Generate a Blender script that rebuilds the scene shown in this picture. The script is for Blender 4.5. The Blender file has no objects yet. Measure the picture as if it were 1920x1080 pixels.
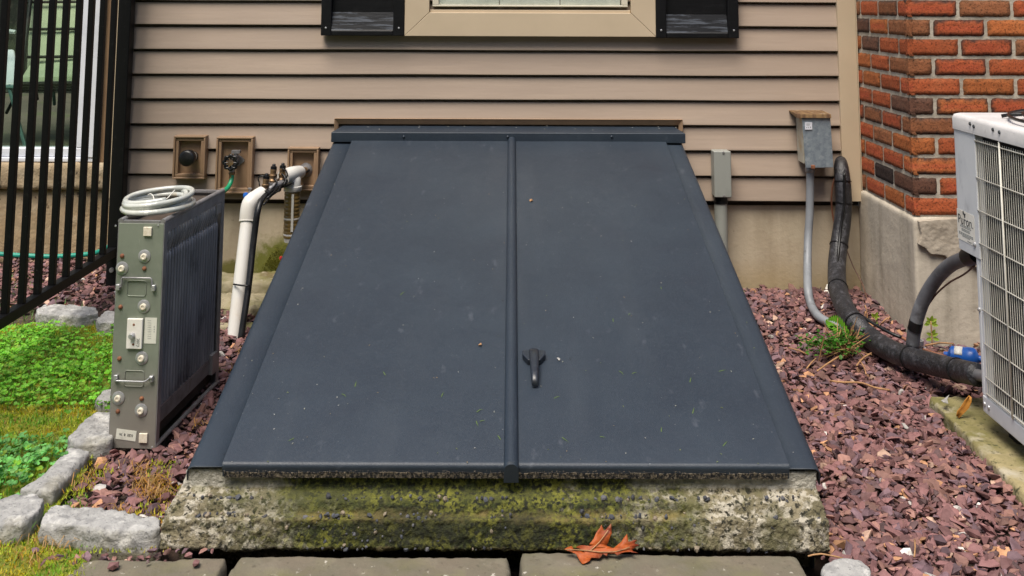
import bpy, bmesh, math, random
import numpy as np
from mathutils import Vector, Matrix, noise, Euler
R = math.radians
rnd = random.Random(7)
sc = bpy.context.scene
COL = sc.collection

# ------------------------------------------------------------------ camera, sky, sun, exposure
F_PX, PITCH, CAM_D, CAM_H, ROLL, PPY = 1860.63, .1106, 4.2055, 1.1758, .0036, -195.83
cam = bpy.data.cameras.new('camera')
cam.sensor_width = 36.0
cam.lens = F_PX / 1920 * 36
cam.shift_y = (PPY - 540) / 1920
cam.clip_start = .05
cam.clip_end = 500
cam_o = bpy.data.objects.new('camera', cam)
COL.objects.link(cam_o)
cam_o.matrix_world = Matrix.Translation((0, -CAM_D, CAM_H)) @ Matrix.Rotation(R(90) + PITCH, 4, 'X') @ Matrix.Rotation(ROLL, 4, 'Z')
sc.camera = cam_o

SUN_EL, SUN_AZ = R(64), R(205)          # azimuth clockwise from +y (the house is to +y)
w = bpy.data.worlds.new('World')
sc.world = w
w.use_nodes = True
nt = w.node_tree
bg = nt.nodes['Background']
sky = nt.nodes.new('ShaderNodeTexSky')
sky.sky_type = 'NISHITA'
sky.sun_disc = False
sky.sun_elevation = SUN_EL
sky.sun_rotation = SUN_AZ
sky.air_density = 1.0
sky.dust_density = 2.5
sky.ozone_density = 0.6
nt.links.new(sky.outputs[0], bg.inputs[0])
bg.inputs[1].default_value = .09
sun = bpy.data.lights.new('sun', 'SUN')
sun.energy = 2.3
sun.angle = R(32)
sun.color = (1, .93, .82)
sun_o = bpy.data.objects.new('sun', sun)
COL.objects.link(sun_o)
sd = Vector((math.sin(SUN_AZ) * math.cos(SUN_EL), math.cos(SUN_AZ) * math.cos(SUN_EL), math.sin(SUN_EL)))
sun_o.rotation_euler = sd.to_track_quat('Z', 'Y').to_euler()
sc.view_settings.view_transform = 'Standard'
sc.view_settings.look = 'None'
sc.view_settings.exposure = 1.13
sc.view_settings.gamma = 1

# ------------------------------------------------------------------ helpers
def at(px, py, **k):
    """point of the place seen at photo pixel (px, py) on the plane y=, z= or x="""
    u = (px - 960) / F_PX; v = (PPY - py) / F_PX
    c, s = math.cos(ROLL), math.sin(ROLL)
    x, zz, yy = c * u - s * v, s * u + c * v, 1.0
    c, s = math.cos(PITCH), math.sin(PITCH)
    d = Vector((x, c * yy - s * zz, s * yy + c * zz))
    o = Vector((0, -CAM_D, CAM_H))
    ax, val = list(k.items())[0]
    i = 'xyz'.index(ax)
    return o + d * ((val - o[i]) / d[i])

ORG = {}
def thing(name, label, cat, loc=(0, 0, 0), group=None):
    o = bpy.data.objects.new(name, None)
    o.empty_display_size = .05
    COL.objects.link(o)
    o.location = loc
    ORG[o.name] = Vector(loc)
    tag(o, label, cat, group)
    return o

def tag(o, label=None, cat=None, group=None, kind=None):
    if label: o['label'] = label
    if cat: o['category'] = cat
    if group: o['group'] = group
    if kind: o['kind'] = kind
    return o

class MB:
    def __init__(s):
        s.v = []; s.f = []; s.c = []
    def add(s, vs, fs, col=None):
        b = len(s.v)
        s.v += [Vector(p) for p in vs]
        s.f += [tuple(i + b for i in f) for f in fs]
        if col is not None:
            s.c += [tuple(col)] * len(vs) if not isinstance(col[0], (tuple, list)) else [tuple(c) for c in col]
        return s
    def box(s, x0, x1, y0, y1, z0, z1, m=None, col=None):
        vs = [Vector(p) for p in ((x0, y0, z0), (x1, y0, z0), (x1, y1, z0), (x0, y1, z0), (x0, y0, z1), (x1, y0, z1), (x1, y1, z1), (x0, y1, z1))]
        if m is not None: vs = [m @ p for p in vs]
        return s.add(vs, [(0, 3, 2, 1), (4, 5, 6, 7), (0, 1, 5, 4), (1, 2, 6, 5), (2, 3, 7, 6), (3, 0, 4, 7)], col)
    def prism(s, poly, vec, col=None):
        """polygon (list of 3-D points) swept along vec"""
        n = len(poly); vec = Vector(vec)
        vs = [Vector(p) for p in poly] + [Vector(p) + vec for p in poly]
        nrm = sum(((vs[i] - vs[0]).cross(vs[(i + 1) % n] - vs[0]) for i in range(n)), Vector())
        up = nrm.dot(vec) > 0
        f1 = tuple(range(n - 1, -1, -1)) if up else tuple(range(n))
        f2 = tuple(range(n, 2 * n)) if up else tuple(range(2 * n - 1, n - 1, -1))
        fs = [f1, f2]
        for i in range(n):
            j = (i + 1) % n
            fs.append((i, j, j + n, i + n) if up else (j, i, i + n, j + n))
        return s.add(vs, fs, col)
    def tube(s, pts, r, n=10, smooth=True, step=None, caps=True, col=None):
        pts = [Vector(p) for p in pts]
        k = len(pts)
        rr = r if isinstance(r, (list, tuple)) else [r] * k
        if smooth and k > 2:
            P = []; Q = []
            for i in range(k - 1):
                p0 = pts[max(i - 1, 0)]; p1 = pts[i]; p2 = pts[i + 1]; p3 = pts[min(i + 2, k - 1)]
                m = max(2, int((p2 - p1).length / (step or .015)))
                m = min(m, 24)
                for j in range(m):
                    t = j / m
                    P.append(.5 * ((2 * p1) + (p2 - p0) * t + (2 * p0 - 5 * p1 + 4 * p2 - p3) * t * t + (3 * p1 - p0 - 3 * p2 + p3) * t ** 3))
                    Q.append(rr[i] * (1 - t) + rr[i + 1] * t)
            P.append(pts[-1]); Q.append(rr[-1])
        else:
            P, Q = pts, rr
        vs = []; nrm = None
        for i, p in enumerate(P):
            t = (P[min(i + 1, len(P) - 1)] - P[max(i - 1, 0)]).normalized()
            if nrm is None:
                a = Vector((0, 0, 1)) if abs(t.z) < .9 else Vector((1, 0, 0))
                nrm = t.cross(a).normalized()
            nrm = (nrm - t * nrm.dot(t)).normalized()
            b = t.cross(nrm)
            for q in range(n):
                a = 2 * math.pi * q / n
                vs.append(p + (nrm * math.cos(a) + b * math.sin(a)) * Q[i])
        fs = []
        for i in range(len(P) - 1):
            for q in range(n):
                fs.append((i * n + q, i * n + (q + 1) % n, (i + 1) * n + (q + 1) % n, (i + 1) * n + q))
        if caps:
            fs.append(tuple(range(n - 1, -1, -1)))
            fs.append(tuple((len(P) - 1) * n + q for q in range(n)))
        return s.add(vs, fs, col)
    def lathe(s, c, axis, prof, n=20, col=None):
        """prof: (distance along axis, radius)"""
        c = Vector(c); t = Vector(axis).normalized()
        a = Vector((0, 0, 1)) if abs(t.z) < .9 else Vector((1, 0, 0))
        u = t.cross(a).normalized(); v = t.cross(u)
        vs = []
        for (h, r) in prof:
            for q in range(n):
                g = 2 * math.pi * q / n
                vs.append(c + t * h + (u * math.cos(g) + v * math.sin(g)) * max(r, 1e-5))
        fs = []
        for i in range(len(prof) - 1):
            for q in range(n):
                fs.append((i * n + q, i * n + (q + 1) % n, (i + 1) * n + (q + 1) % n, (i + 1) * n + q))
        fs.append(tuple(range(n - 1, -1, -1)))
        fs.append(tuple((len(prof) - 1) * n + q for q in range(n)))
        return s.add(vs, fs, col)
    def build(s, name, mat, parent=None, smooth=None, bevel=0, seg=2, root=None):
        o0 = Vector((0, 0, 0))
        p = root or parent
        while p is not None and p.name not in ORG: p = p.parent
        if p is not None: o0 = ORG[p.name]
        me = bpy.data.meshes.new(name)
        me.from_pydata([tuple(q - o0) for q in s.v], [], s.f)
        if s.c:
            at_ = me.attributes.new('Col', 'FLOAT_COLOR', 'POINT')
            at_.data.foreach_set('color', np.array([c + (1,) for c in s.c], dtype=np.float32).ravel())
        bm = bmesh.new(); bm.from_mesh(me)
        if len(s.f) < 20000: bmesh.ops.recalc_face_normals(bm, faces=bm.faces)
        bm.to_mesh(me); bm.free()
        me.materials.append(mat)
        o = bpy.data.objects.new(name, me)
        COL.objects.link(o)
        if parent is not None: o.parent = parent
        if bevel:
            b = o.modifiers.new('bevel', 'BEVEL'); b.width = bevel; b.segments = seg; b.limit_method = 'ANGLE'; b.angle_limit = R(30)
        if smooth is not None:
            me.polygons.foreach_set('use_smooth', [True] * len(me.polygons))
            if smooth < 180:
                try: me.set_sharp_from_angle(angle=R(smooth))
                except Exception: pass
        elif bevel:
            me.polygons.foreach_set('use_smooth', [True] * len(me.polygons))
            try: me.set_sharp_from_angle(angle=R(30))
            except Exception: pass
            wn = o.modifiers.new('wn', 'WEIGHTED_NORMAL'); wn.keep_sharp = False
        return o

def roughen(o, voxel, disp=(), smooth_it=2, sub=0):
    """rebuild a mesh as a worn, uneven solid"""
    m = o.modifiers.new('remesh', 'REMESH'); m.mode = 'VOXEL'; m.voxel_size = voxel; m.use_smooth_shade = True
    if smooth_it:
        q = o.modifiers.new('smooth', 'SMOOTH'); q.iterations = smooth_it; q.factor = .5
    for i, (size, strength) in enumerate(disp):
        t = bpy.data.textures.new('rough', 'CLOUDS'); t.noise_scale = size; t.noise_depth = 3
        d = o.modifiers.new('displace%d' % i, 'DISPLACE'); d.texture = t; d.strength = strength; d.texture_coords = 'GLOBAL'; d.mid_level = .5
    return o

def text_into(mb, body, M, size, col=None, ext=.0002):
    cu = bpy.data.curves.new('lettering', 'FONT'); cu.body = body; cu.size = size; cu.align_x = 'CENTER'; cu.align_y = 'CENTER'; cu.extrude = ext
    ob = bpy.data.objects.new('lettering', cu); COL.objects.link(ob)
    dg = bpy.context.evaluated_depsgraph_get()
    me = bpy.data.meshes.new_from_object(ob.evaluated_get(dg))
    vs = [M @ v.co for v in me.vertices]; fs = [tuple(p.vertices) for p in me.polygons]
    bpy.data.objects.remove(ob); bpy.data.curves.remove(cu); bpy.data.meshes.remove(me)
    return mb.add(vs, fs, col)

def frame_m(o, x, y):
    x = Vector(x).normalized(); y = Vector(y).normalized(); z = x.cross(y)
    m = Matrix((x, y, z)).transposed().to_4x4(); m.translation = Vector(o)
    return m

# ------------------------------------------------------------------ materials
def mat(name, base, rough=.6, layers=(), bump=(), metal=0, spec=.5, attr=None, rough_var=0, coat=0):
    """layers: (colour, scale, lo, hi, stretch, amount) mixed in by noise; bump: (scale, strength_mm, stretch)"""
    m = bpy.data.materials.new(name); m.use_nodes = True
    t = m.node_tree; N = t.nodes; L = t.links
    b = N['Principled BSDF']
    tc = N.new('ShaderNodeTexCoord')
    def noise_node(scale, stretch, detail=6, rg=.6):
        mp = N.new('ShaderNodeMapping'); mp.inputs['Scale'].default_value = stretch or (1, 1, 1)
        L.new(tc.outputs['Object'], mp.inputs['Vector'])
        n = N.new('ShaderNodeTexNoise'); n.inputs['Scale'].default_value = scale; n.inputs['Detail'].default_value = detail; n.inputs['Roughness'].default_value = rg
        L.new(mp.outputs[0], n.inputs['Vector'])
        return n
    if attr:
        a = N.new('ShaderNodeAttribute'); a.attribute_name = attr; cur = a.outputs['Color']
    else:
        c = N.new('ShaderNodeRGB'); c.outputs[0].default_value = (*base, 1); cur = c.outputs[0]
    for ly in layers:
        col, scale, lo, hi = ly[:4]; st = ly[4] if len(ly) > 4 else None; amt = ly[5] if len(ly) > 5 else 1
        n = noise_node(scale, st)
        mr = N.new('ShaderNodeMapRange'); mr.inputs[1].default_value = lo; mr.inputs[2].default_value = hi; mr.inputs[4].default_value = amt
        L.new(n.outputs['Fac'], mr.inputs[0])
        mx = N.new('ShaderNodeMix'); mx.data_type = 'RGBA'
        if len(ly) > 6 and ly[6]: mx.blend_type = ly[6]
        L.new(mr.outputs[0], mx.inputs[0]); L.new(cur, mx.inputs[6]); mx.inputs[7].default_value = (*col, 1)
        cur = mx.outputs[2]
    L.new(cur, b.inputs['Base Color'])
    b.inputs['Roughness'].default_value = rough
    if rough_var:
        n = noise_node(25, None); mr = N.new('ShaderNodeMapRange'); mr.inputs[3].default_value = rough - rough_var; mr.inputs[4].default_value = rough + rough_var
        L.new(n.outputs['Fac'], mr.inputs[0]); L.new(mr.outputs[0], b.inputs['Roughness'])
    b.inputs['Metallic'].default_value = metal
    b.inputs['Specular IOR Level'].default_value = spec
    b.inputs['Coat Weight'].default_value = coat
    last = None
    for bp in bump:
        scale, mm = bp[:2]; st = bp[2] if len(bp) > 2 else None
        n = noise_node(scale, st)
        bn = N.new('ShaderNodeBump'); bn.inputs['Strength'].default_value = 1; bn.inputs['Distance'].default_value = mm / 1000
        L.new(n.outputs['Fac'], bn.inputs['Height'])
        if last: L.new(last, bn.inputs['Normal'])
        last = bn.outputs[0]
    if last: L.new(last, b.inputs['Normal'])
    m['nodes'] = 1
    return m

def zramp(m, col, z0, z1, noise_amt=.1, scale=6, axis=2, amount=1):
    """mix a stain or mirrored colour in along an object axis with a ragged edge"""
    t = m.node_tree; N = t.nodes; L = t.links; b = N['Principled BSDF']
    cur = b.inputs['Base Color'].links[0].from_socket
    tc = N.new('ShaderNodeTexCoord'); sp = N.new('ShaderNodeSeparateXYZ'); L.new(tc.outputs['Object'], sp.inputs[0])
    n = N.new('ShaderNodeTexNoise'); n.inputs['Scale'].default_value = scale; n.inputs['Detail'].default_value = 8; n.inputs['Roughness'].default_value = .65
    L.new(tc.outputs['Object'], n.inputs['Vector'])
    ma = N.new('ShaderNodeMath'); ma.operation = 'MULTIPLY_ADD'; ma.inputs[1].default_value = noise_amt * 2; L.new(n.outputs['Fac'], ma.inputs[0])
    sb = N.new('ShaderNodeMath'); sb.operation = 'SUBTRACT'; sb.inputs[1].default_value = noise_amt; L.new(sp.outputs[axis], sb.inputs[0]); L.new(sb.outputs[0], ma.inputs[2])
    mr = N.new('ShaderNodeMapRange'); mr.interpolation_type = 'SMOOTHSTEP'; mr.inputs[1].default_value = z0; mr.inputs[2].default_value = z1; mr.inputs[4].default_value = amount
    L.new(ma.outputs[0], mr.inputs[0])
    mx = N.new('ShaderNodeMix'); mx.data_type = 'RGBA'; L.new(mr.outputs[0], mx.inputs[0]); L.new(cur, mx.inputs[6]); mx.inputs[7].default_value = (*col, 1)
    L.new(mx.outputs[2], b.inputs['Base Color'])
    return m

m_siding = mat('vinyl_siding', (.322, .252, .197), .55, [((.275, .213, .165), 3, .35, .7, (.3, 1, 2)), ((.40, .31, .235), 30, .5, .8, (.1, 1, 1.5), .4)], [(60, .7, (.06, 1, 1)), (3, 1.6, (.4, 1, 1))], spec=.35)
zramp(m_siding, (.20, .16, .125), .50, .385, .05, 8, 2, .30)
m_trim = mat('beige_trim', (.50, .40, .28), .5, [((.45, .36, .25), 3, .4, .7)], [(20, .15, (1, 1, .1))], spec=.35)
m_block = mat('mount_block_vinyl', (.27, .175, .105), .5, [((.22, .14, .085), 12, .4, .7)], [(60, .2)], spec=.35)
m_shutter = mat('black_shutter', (.004, .004, .005), .45, [((.008, .008, .009), 20, .5, .8)], [(70, .9, (.12, 1, 1.2))], spec=.25)
m_grain = mat('wood_grain_lit_streaks', (.005, .0055, .007), .45, [((.050, .057, .070), 46, .53, .57, (.13, 1, 1.7)), ((.008, .008, .01), 14, .52, .60, (.2, 1, 1.2))], [(38, 1.5, (.16, 1, 1.6))], spec=.22)  # pale streaks paint in the light caught by the embossed grain
m_sash = mat('window_sash', (.58, .53, .42), .45, [((.5, .45, .36), 10, .5, .8)])
m_white = mat('white_vinyl', (.62, .64, .70), .4, [((.52, .54, .60), 14, .45, .75)])
m_blind = mat('window_blind', (.66, .66, .58), .7, [((.44, .46, .40), 8, .4, .7)])
m_conc_r = mat('poured_concrete', (.43, .36, .26), .9, [((.29, .235, .16), 4, .45, .75, (2, 1, .35)), ((.42, .36, .26), 7, .5, .75), ((.16, .12, .08), 40, .68, .78)], [(60, 1.5), (12, 1.5)])
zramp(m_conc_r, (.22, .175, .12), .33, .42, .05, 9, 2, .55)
zramp(m_conc_r, (.30, .22, .10), .17, .03, .06, 7, 2, .55)
m_conc_b = mat('foundation_concrete', (.45, .40, .325), .9, [((.29, .255, .20), 5, .45, .75, (3, 3, .3)), ((.47, .42, .34), 8, .5, .75), ((.14, .11, .08), 50, .68, .8)], [(60, 1.5), (14, 2)])
m_parge = mat('parge_mortar', (.36, .31, .245), .9, [((.25, .21, .16), 14, .45, .7)], [(40, 2), (120, 1)])
m_conc_l = mat('old_tan_concrete', (.33, .255, .165), .95, [((.24, .18, .11), 6, .45, .7), ((.40, .34, .25), 10, .5, .75), ((.06, .045, .03), 34, .62, .70)], [(25, 6), (90, 3)])
m_curb = mat('curb_concrete', (.25, .215, .14), .95, [((.15, .13, .075), 12, .42, .6), ((.46, .42, .34), 45, .48, .58), ((.030, .028, .018), 85, .53, .60), ((.10, .10, .028), 8, .52, .66, None, .8)], [(90, 5), (260, 4)])
m_mortar = mat('mortar', (.42, .37, .30), .95, [((.33, .29, .23), 25, .5, .7), ((.19, .16, .125), 9, .48, .72)], [(90, 3)])
m_brick = mat('brick', (.4, .1, .04), .9, [((.28, .30, .32), 130, .52, .62, None, .8, 'MULTIPLY'), ((.62, .60, .58), 30, .48, .68, None, .6, 'MULTIPLY'), ((1.15, 1.5, 1.7), 14, .52, .74, None, .5, 'MULTIPLY')], [(150, 2), (40, 2)], attr='Col', spec=.25)
m_door = mat('door_paint', (.0120, .0200, .0320), .5, [((.0178, .028, .0415), 3.5, .40, .72), ((.050, .058, .068), 9, .52, .9, (1, .12, .3), .3), ((.028, .039, .054), 160, .50, .72, None, .6), ((.012, .017, .029), 4, .55, .85, None, .6), ((.075, .085, .105), 26, .64, .80, (1, .45, 1), .7), ((.004, .005, .008), 30, .70, .76, (1.6, .7, 1), .8), ((.26, .27, .28), 130, .71, .74, None, .7)], [(420, .7), (6, 2.0)], spec=.5, rough_var=.08)
m_handle = mat('worn_handle_paint', (.012, .017, .026), .36, [((.05, .055, .062), 60, .56, .70), ((.006, .007, .010), 20, .5, .7)], [(160, .5)], spec=.6)
m_grit = mat('dusty_lip', (.012, .013, .016), .9, [((.17, .14, .10), 130, .46, .60, (1, 1, .8)), ((.30, .25, .19), 260, .58, .66)], [(220, 3)])
m_black = mat('black_iron', (.003, .003, .0035), .5, [((.010, .010, .010), 40, .6, .7), ((.4, .4, .4), 160, .735, .75, None, .8)], [(60, .4)], spec=.2)
m_blackpl = mat('black_plastic', (.006, .006, .007), .35, [((.015, .015, .015), 30, .5, .7)], [(80, .3)], spec=.35)
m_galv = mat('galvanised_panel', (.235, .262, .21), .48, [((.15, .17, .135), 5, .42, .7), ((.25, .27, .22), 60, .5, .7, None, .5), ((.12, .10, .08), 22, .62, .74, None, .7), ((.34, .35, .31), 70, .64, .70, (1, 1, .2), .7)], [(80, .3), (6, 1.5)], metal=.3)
zramp(m_galv, (.24, .22, .195), .27, .08, .05, 10, 2, .9)  # mirrored surroundings painted in: green panel turns warm grey lower down
m_steel = mat('dull_steel', (.27, .265, .27), .42, [((.19, .18, .18), 20, .45, .7), ((.14, .10, .07), 30, .62, .74, None, .7)], [(60, .2)], metal=.45)
m_bright = mat('bright_metal', (.45, .45, .46), .3, [((.33, .33, .33), 30, .5, .7)], metal=.55)
m_fin = mat('blackened_fins', (.16, .16, .172), .42, [((.25, .25, .26), 14, .45, .7, (1, 1, .3)), ((.03, .03, .035), 7, .56, .74)], [(120, .2)], metal=.1)
m_ceramic = mat('cream_ceramic', (.70, .64, .52), .4, [((.55, .48, .36), 60, .5, .7)])
m_rust = mat('rust', (.17, .06, .03), .8, [((.28, .12, .05), 80, .45, .65), ((.08, .03, .02), 40, .55, .7)], [(200, .5)])
m_rustlid = mat('rusty_lid', (.20, .12, .05), .75, [((.09, .045, .02), 25, .42, .6, (2, 1, .4)), ((.30, .26, .20), 30, .6, .72)], [(80, .5)])
m_whitepl = mat('white_plastic', (.72, .70, .64), .45, [((.62, .58, .50), 10, .5, .75)], [(40, .15)])
m_paper = mat('sticker_paper', (.62, .62, .54), .5, [((.5, .5, .44), 30, .5, .7)])
m_ink = mat('printed_ink', (.02, .025, .03), .6, [((.05, .05, .05), 50, .5, .7)])
m_inklt = mat('faded_ink', (.22, .23, .22), .7, [((.3, .3, .28), 50, .5, .7)])
m_dkin = mat('dark_cavity', (.035, .025, .018), .9, [((.07, .045, .03), 15, .45, .7)], [(30, 1)])
m_pvc = mat('white_pvc', (.60, .585, .55), .38, [((.58, .54, .48), 8, .5, .75), ((.45, .36, .24), 20, .66, .76, None, .5)], spec=.5)
m_brass = mat('aged_brass', (.30, .19, .10), .45, [((.14, .10, .07), 40, .45, .65), ((.45, .33, .20), 30, .6, .75)], [(120, .3)], metal=.65)
m_filter = mat('amber_filter', (.20, .13, .04), .3, [((.10, .065, .025), 12, .45, .7), ((.45, .40, .28), 14, .62, .75)], spec=.6)
m_green = mat('green_hose', (.01, .26, .12), .35, [((.008, .20, .09), 20, .45, .7)])
m_teal = mat('teal_hose', (.01, .24, .17), .4, [((.008, .18, .13), 20, .45, .7)])
m_clear = mat('milky_tubing', (.50, .51, .46), .25, [((.34, .36, .34), 9, .42, .66), ((.42, .30, .14), 13, .62, .76, None, .7), ((.62, .62, .58), 30, .55, .7)], spec=.6, coat=.3)
m_foam = mat('black_foam', (.016, .016, .019), .42, [((.05, .05, .058), 45, .5, .66)], [(120, 3.5), (14, 3)], spec=.55)
m_conduit = mat('grey_conduit', (.20, .215, .235), .5, [((.15, .16, .175), 12, .45, .7), ((.07, .06, .055), 22, .62, .76)], [(40, .4)])
m_conduit_d = mat('dark_conduit', (.12, .125, .14), .5, [((.06, .06, .065), 8, .42, .62), ((.20, .21, .23), 14, .55, .7)], [(40, .4)])
m_pvcgrey = mat('grey_pvc_box', (.26, .27, .245), .5, [((.21, .22, .20), 10, .5, .75)], [(60, .2)])
m_disc = mat('galvanised_box', (.30, .36, .41), .42, [((.22, .27, .32), 45, .44, .6), ((.40, .46, .50), 30, .55, .7), ((.30, .22, .13), 6, .66, .8, None, .6)], metal=.45)
m_stained = mat('stained_box_side', (.42, .40, .33), .6, [((.33, .22, .10), 14, .5, .7)], [(60, .3)], metal=.2)
m_copper = mat('copper_wire', (.34, .15, .09), .4, [((.2, .08, .05), 30, .5, .7)], metal=.4)
m_wire = mat('brown_wire', (.10, .045, .03), .5, [((.2, .12, .08), 40, .55, .7)])
m_blue = mat('blue_drier_paint', (.01, .10, .42), .35, [((.008, .06, .28), 20, .5, .7)], [(60, .2)])
m_red = mat('red_plastic', (.6, .03, .03), .4, [((.4, .02, .02), 30, .5, .7)])
m_ac = mat('condenser_paint', (.58, .595, .61), .45, [((.46, .475, .50), 5, .45, .7, (1, 1, .6)), ((.20, .21, .23), 9, .66, .78, (1, 1, .5), .6)], [(50, .3)], spec=.4)
m_actop = mat('condenser_top', (.60, .58, .57), .5, [((.48, .47, .46), 9, .45, .7), ((.35, .33, .31), 40, .64, .74, None, .5)], [(80, .5)])
m_grille = mat('grille_wire', (.62, .60, .53), .45, [((.5, .48, .42), 20, .5, .7)])
m_coil = mat('condenser_fins', (.020, .022, .028), .5, [((.05, .055, .07), 6, .5, .7), ((.008, .008, .01), 9, .5, .7)], metal=.3)
m_pad = mat('mossy_pad', (.30, .25, .13), .95, [((.15, .135, .045), 6, .42, .62), ((.40, .36, .27), 10, .54, .7), ((.05, .05, .02), 60, .56, .66), ((.10, .10, .02), 4, .5, .66, None, .7)], [(70, 3), (16, 4)])
m_granite = mat('granite', (.33, .325, .312), .85, [((.24, .237, .23), 30, .42, .6), ((.50, .49, .465), 22, .52, .66), ((.09, .09, .095), 120, .60, .68, None, .8), ((.20, .175, .09), 5, .56, .72, None, .7)], [(60, 5), (18, 6), (180, 2)])
zramp(m_granite, (.13, .115, .06), .012, -.012, .02, 22, 2, .85)
m_flag = mat('flagstone', (.135, .112, .080), .85, [((.12, .11, .075), 7, .40, .62), ((.20, .172, .13), 12, .5, .68), ((.10, .095, .03), 6, .50, .66, None, .85), ((.42, .39, .33), 45, .64, .70), ((.07, .06, .04), 60, .60, .68, None, .7)], [(50, 2.5), (10, 3), (150, 1)])
m_stone = mat('maroon_stone', (.2, .1, .1), .75, [((.70, .68, .68), 70, .45, .65, None, .8, 'MULTIPLY'), ((1.25, 1.2, 1.2), 25, .5, .75, None, .6, 'MULTIPLY')], [(120, 1.0)], attr='Col', spec=.4)
m_soil = mat('dark_soil', (.05, .032, .025), .95, [((.09, .055, .04), 20, .45, .65), ((.03, .02, .015), 7, .5, .7)], [(60, 6)])
m_mossbed = mat('moss_soil', (.19, .215, .020), .95, [((.30, .28, .02), 12, .45, .62), ((.08, .11, .018), 7, .5, .7), ((.13, .07, .03), 16, .64, .74)], [(120, 10), (35, 12)])
m_leaf = mat('leafage', (.1, .2, .03), .5, [((.8, .8, .7), 60, .45, .65, None, .6, 'MULTIPLY')], attr='Col', spec=.35)
m_oak = mat('oak_leaf', (.33, .070, .010), .55, [((.13, .018, .004), 22, .44, .62), ((.32, .14, .07), 18, .56, .70)], [(80, 1.5)], spec=.3)
m_yleaf = mat('yellow_leaf', (.50, .22, .04), .6, [((.35, .13, .03), 30, .5, .7)], [(80, 1)])
m_twig = mat('dry_straw', (.36, .20, .09), .8, [((.22, .11, .05), 40, .45, .65)], [(100, .5)])
m_yard = mat('yard_grass', (.07, .10, .03), .95, [((.10, .11, .03), 2, .4, .65), ((.05, .07, .02), 9, .45, .65)], [(30, 20)])
m_floor = mat('porch_floor', (.10, .085, .065), .9, [((.06, .055, .04), 3, .4, .65), ((.07, .10, .03), 2.2, .58, .72), ((.4, .38, .3), 60, .70, .74)], [(40, 2)])
m_sling = mat('pale_sling', (.36, .40, .28), .8, [((.30, .34, .23), 6, .4, .65)], [(200, .5)])
m_tealmetal = mat('teal_metal', (.08, .16, .16), .45, [((.05, .10, .10), 20, .5, .7)], metal=.3)
def translucent(m, amount):
    t = m.node_tree; N = t.nodes; L = t.links; b = N['Principled BSDF']
    tr = N.new('ShaderNodeBsdfTranslucent'); L.new(b.inputs['Base Color'].links[0].from_socket, tr.inputs[0])
    mx = N.new('ShaderNodeMixShader'); mx.inputs[0].default_value = amount
    L.new(b.outputs[0], mx.inputs[1]); L.new(tr.outputs[0], mx.inputs[2]); L.new(mx.outputs[0], N['Material Output'].inputs[0])
translucent(m_leaf, .35)
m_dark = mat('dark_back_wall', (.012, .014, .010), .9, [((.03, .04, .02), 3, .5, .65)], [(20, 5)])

def glass_mat(tint=(.82, .88, .82)):
    m = bpy.data.materials.new('window_glass'); m.use_nodes = True
    t = m.node_tree; N = t.nodes; L = t.links
    N.remove(N['Principled BSDF'])
    tr = N.new('ShaderNodeBsdfTransparent'); tr.inputs[0].default_value = (*tint, 1)
    gl = N.new('ShaderNodeBsdfGlossy'); gl.inputs['Roughness'].default_value = .02
    lw = N.new('ShaderNodeLayerWeight'); pw = N.new('ShaderNodeMath'); pw.operation = 'POWER'; pw.inputs[1].default_value = 4; L.new(lw.outputs['Facing'], pw.inputs[0])
    fr = N.new('ShaderNodeMath'); fr.operation = 'MULTIPLY_ADD'; fr.inputs[1].default_value = .7; fr.inputs[2].default_value = .045; L.new(pw.outputs[0], fr.inputs[0])
    mx = N.new('ShaderNodeMixShader'); L.new(fr.outputs[0], mx.inputs[0]); L.new(tr.outputs[0], mx.inputs[1]); L.new(gl.outputs[0], mx.inputs[2])
    L.new(mx.outputs[0], N['Material Output'].inputs[0])
    return m
m_glass = glass_mat()
m_glass_clear = glass_mat((.96, .97, .96))

def spot(m, c, rx, rz, col, amount=1.0):
    """a ragged stain round a point of a wall"""
    t = m.node_tree; N = t.nodes; L = t.links; b = N['Principled BSDF']
    cur = b.inputs['Base Color'].links[0].from_socket
    tc = N.new('ShaderNodeTexCoord'); mp = N.new('ShaderNodeMapping'); mp.vector_type = 'TEXTURE'
    mp.inputs['Location'].default_value = c; mp.inputs['Scale'].default_value = (rx, 1, rz); L.new(tc.outputs['Object'], mp.inputs['Vector'])
    sp = N.new('ShaderNodeSeparateXYZ'); L.new(mp.outputs[0], sp.inputs[0]); cb = N.new('ShaderNodeCombineXYZ'); L.new(sp.outputs[0], cb.inputs[0]); L.new(sp.outputs[2], cb.inputs[2])
    ln = N.new('ShaderNodeVectorMath'); ln.operation = 'LENGTH'; L.new(cb.outputs[0], ln.inputs[0])
    n = N.new('ShaderNodeTexNoise'); n.inputs['Scale'].default_value = 26; n.inputs['Detail'].default_value = 9; n.inputs['Roughness'].default_value = .7; L.new(tc.outputs['Object'], n.inputs['Vector'])
    ad = N.new('ShaderNodeMath'); ad.operation = 'MULTIPLY_ADD'; ad.inputs[1].default_value = 1.3; L.new(n.outputs['Fac'], ad.inputs[0]); L.new(ln.outputs['Value'], ad.inputs[2])
    mr = N.new('ShaderNodeMapRange'); mr.inputs[1].default_value = 1.75; mr.inputs[2].default_value = 1.25; mr.inputs[4].default_value = amount; L.new(ad.outputs[0], mr.inputs[0])
    mx = N.new('ShaderNodeMix'); mx.data_type = 'RGBA'; L.new(mr.outputs[0], mx.inputs[0]); L.new(cur, mx.inputs[6]); mx.inputs[7].default_value = (*col, 1)
    L.new(mx.outputs[2], b.inputs['Base Color'])
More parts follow.
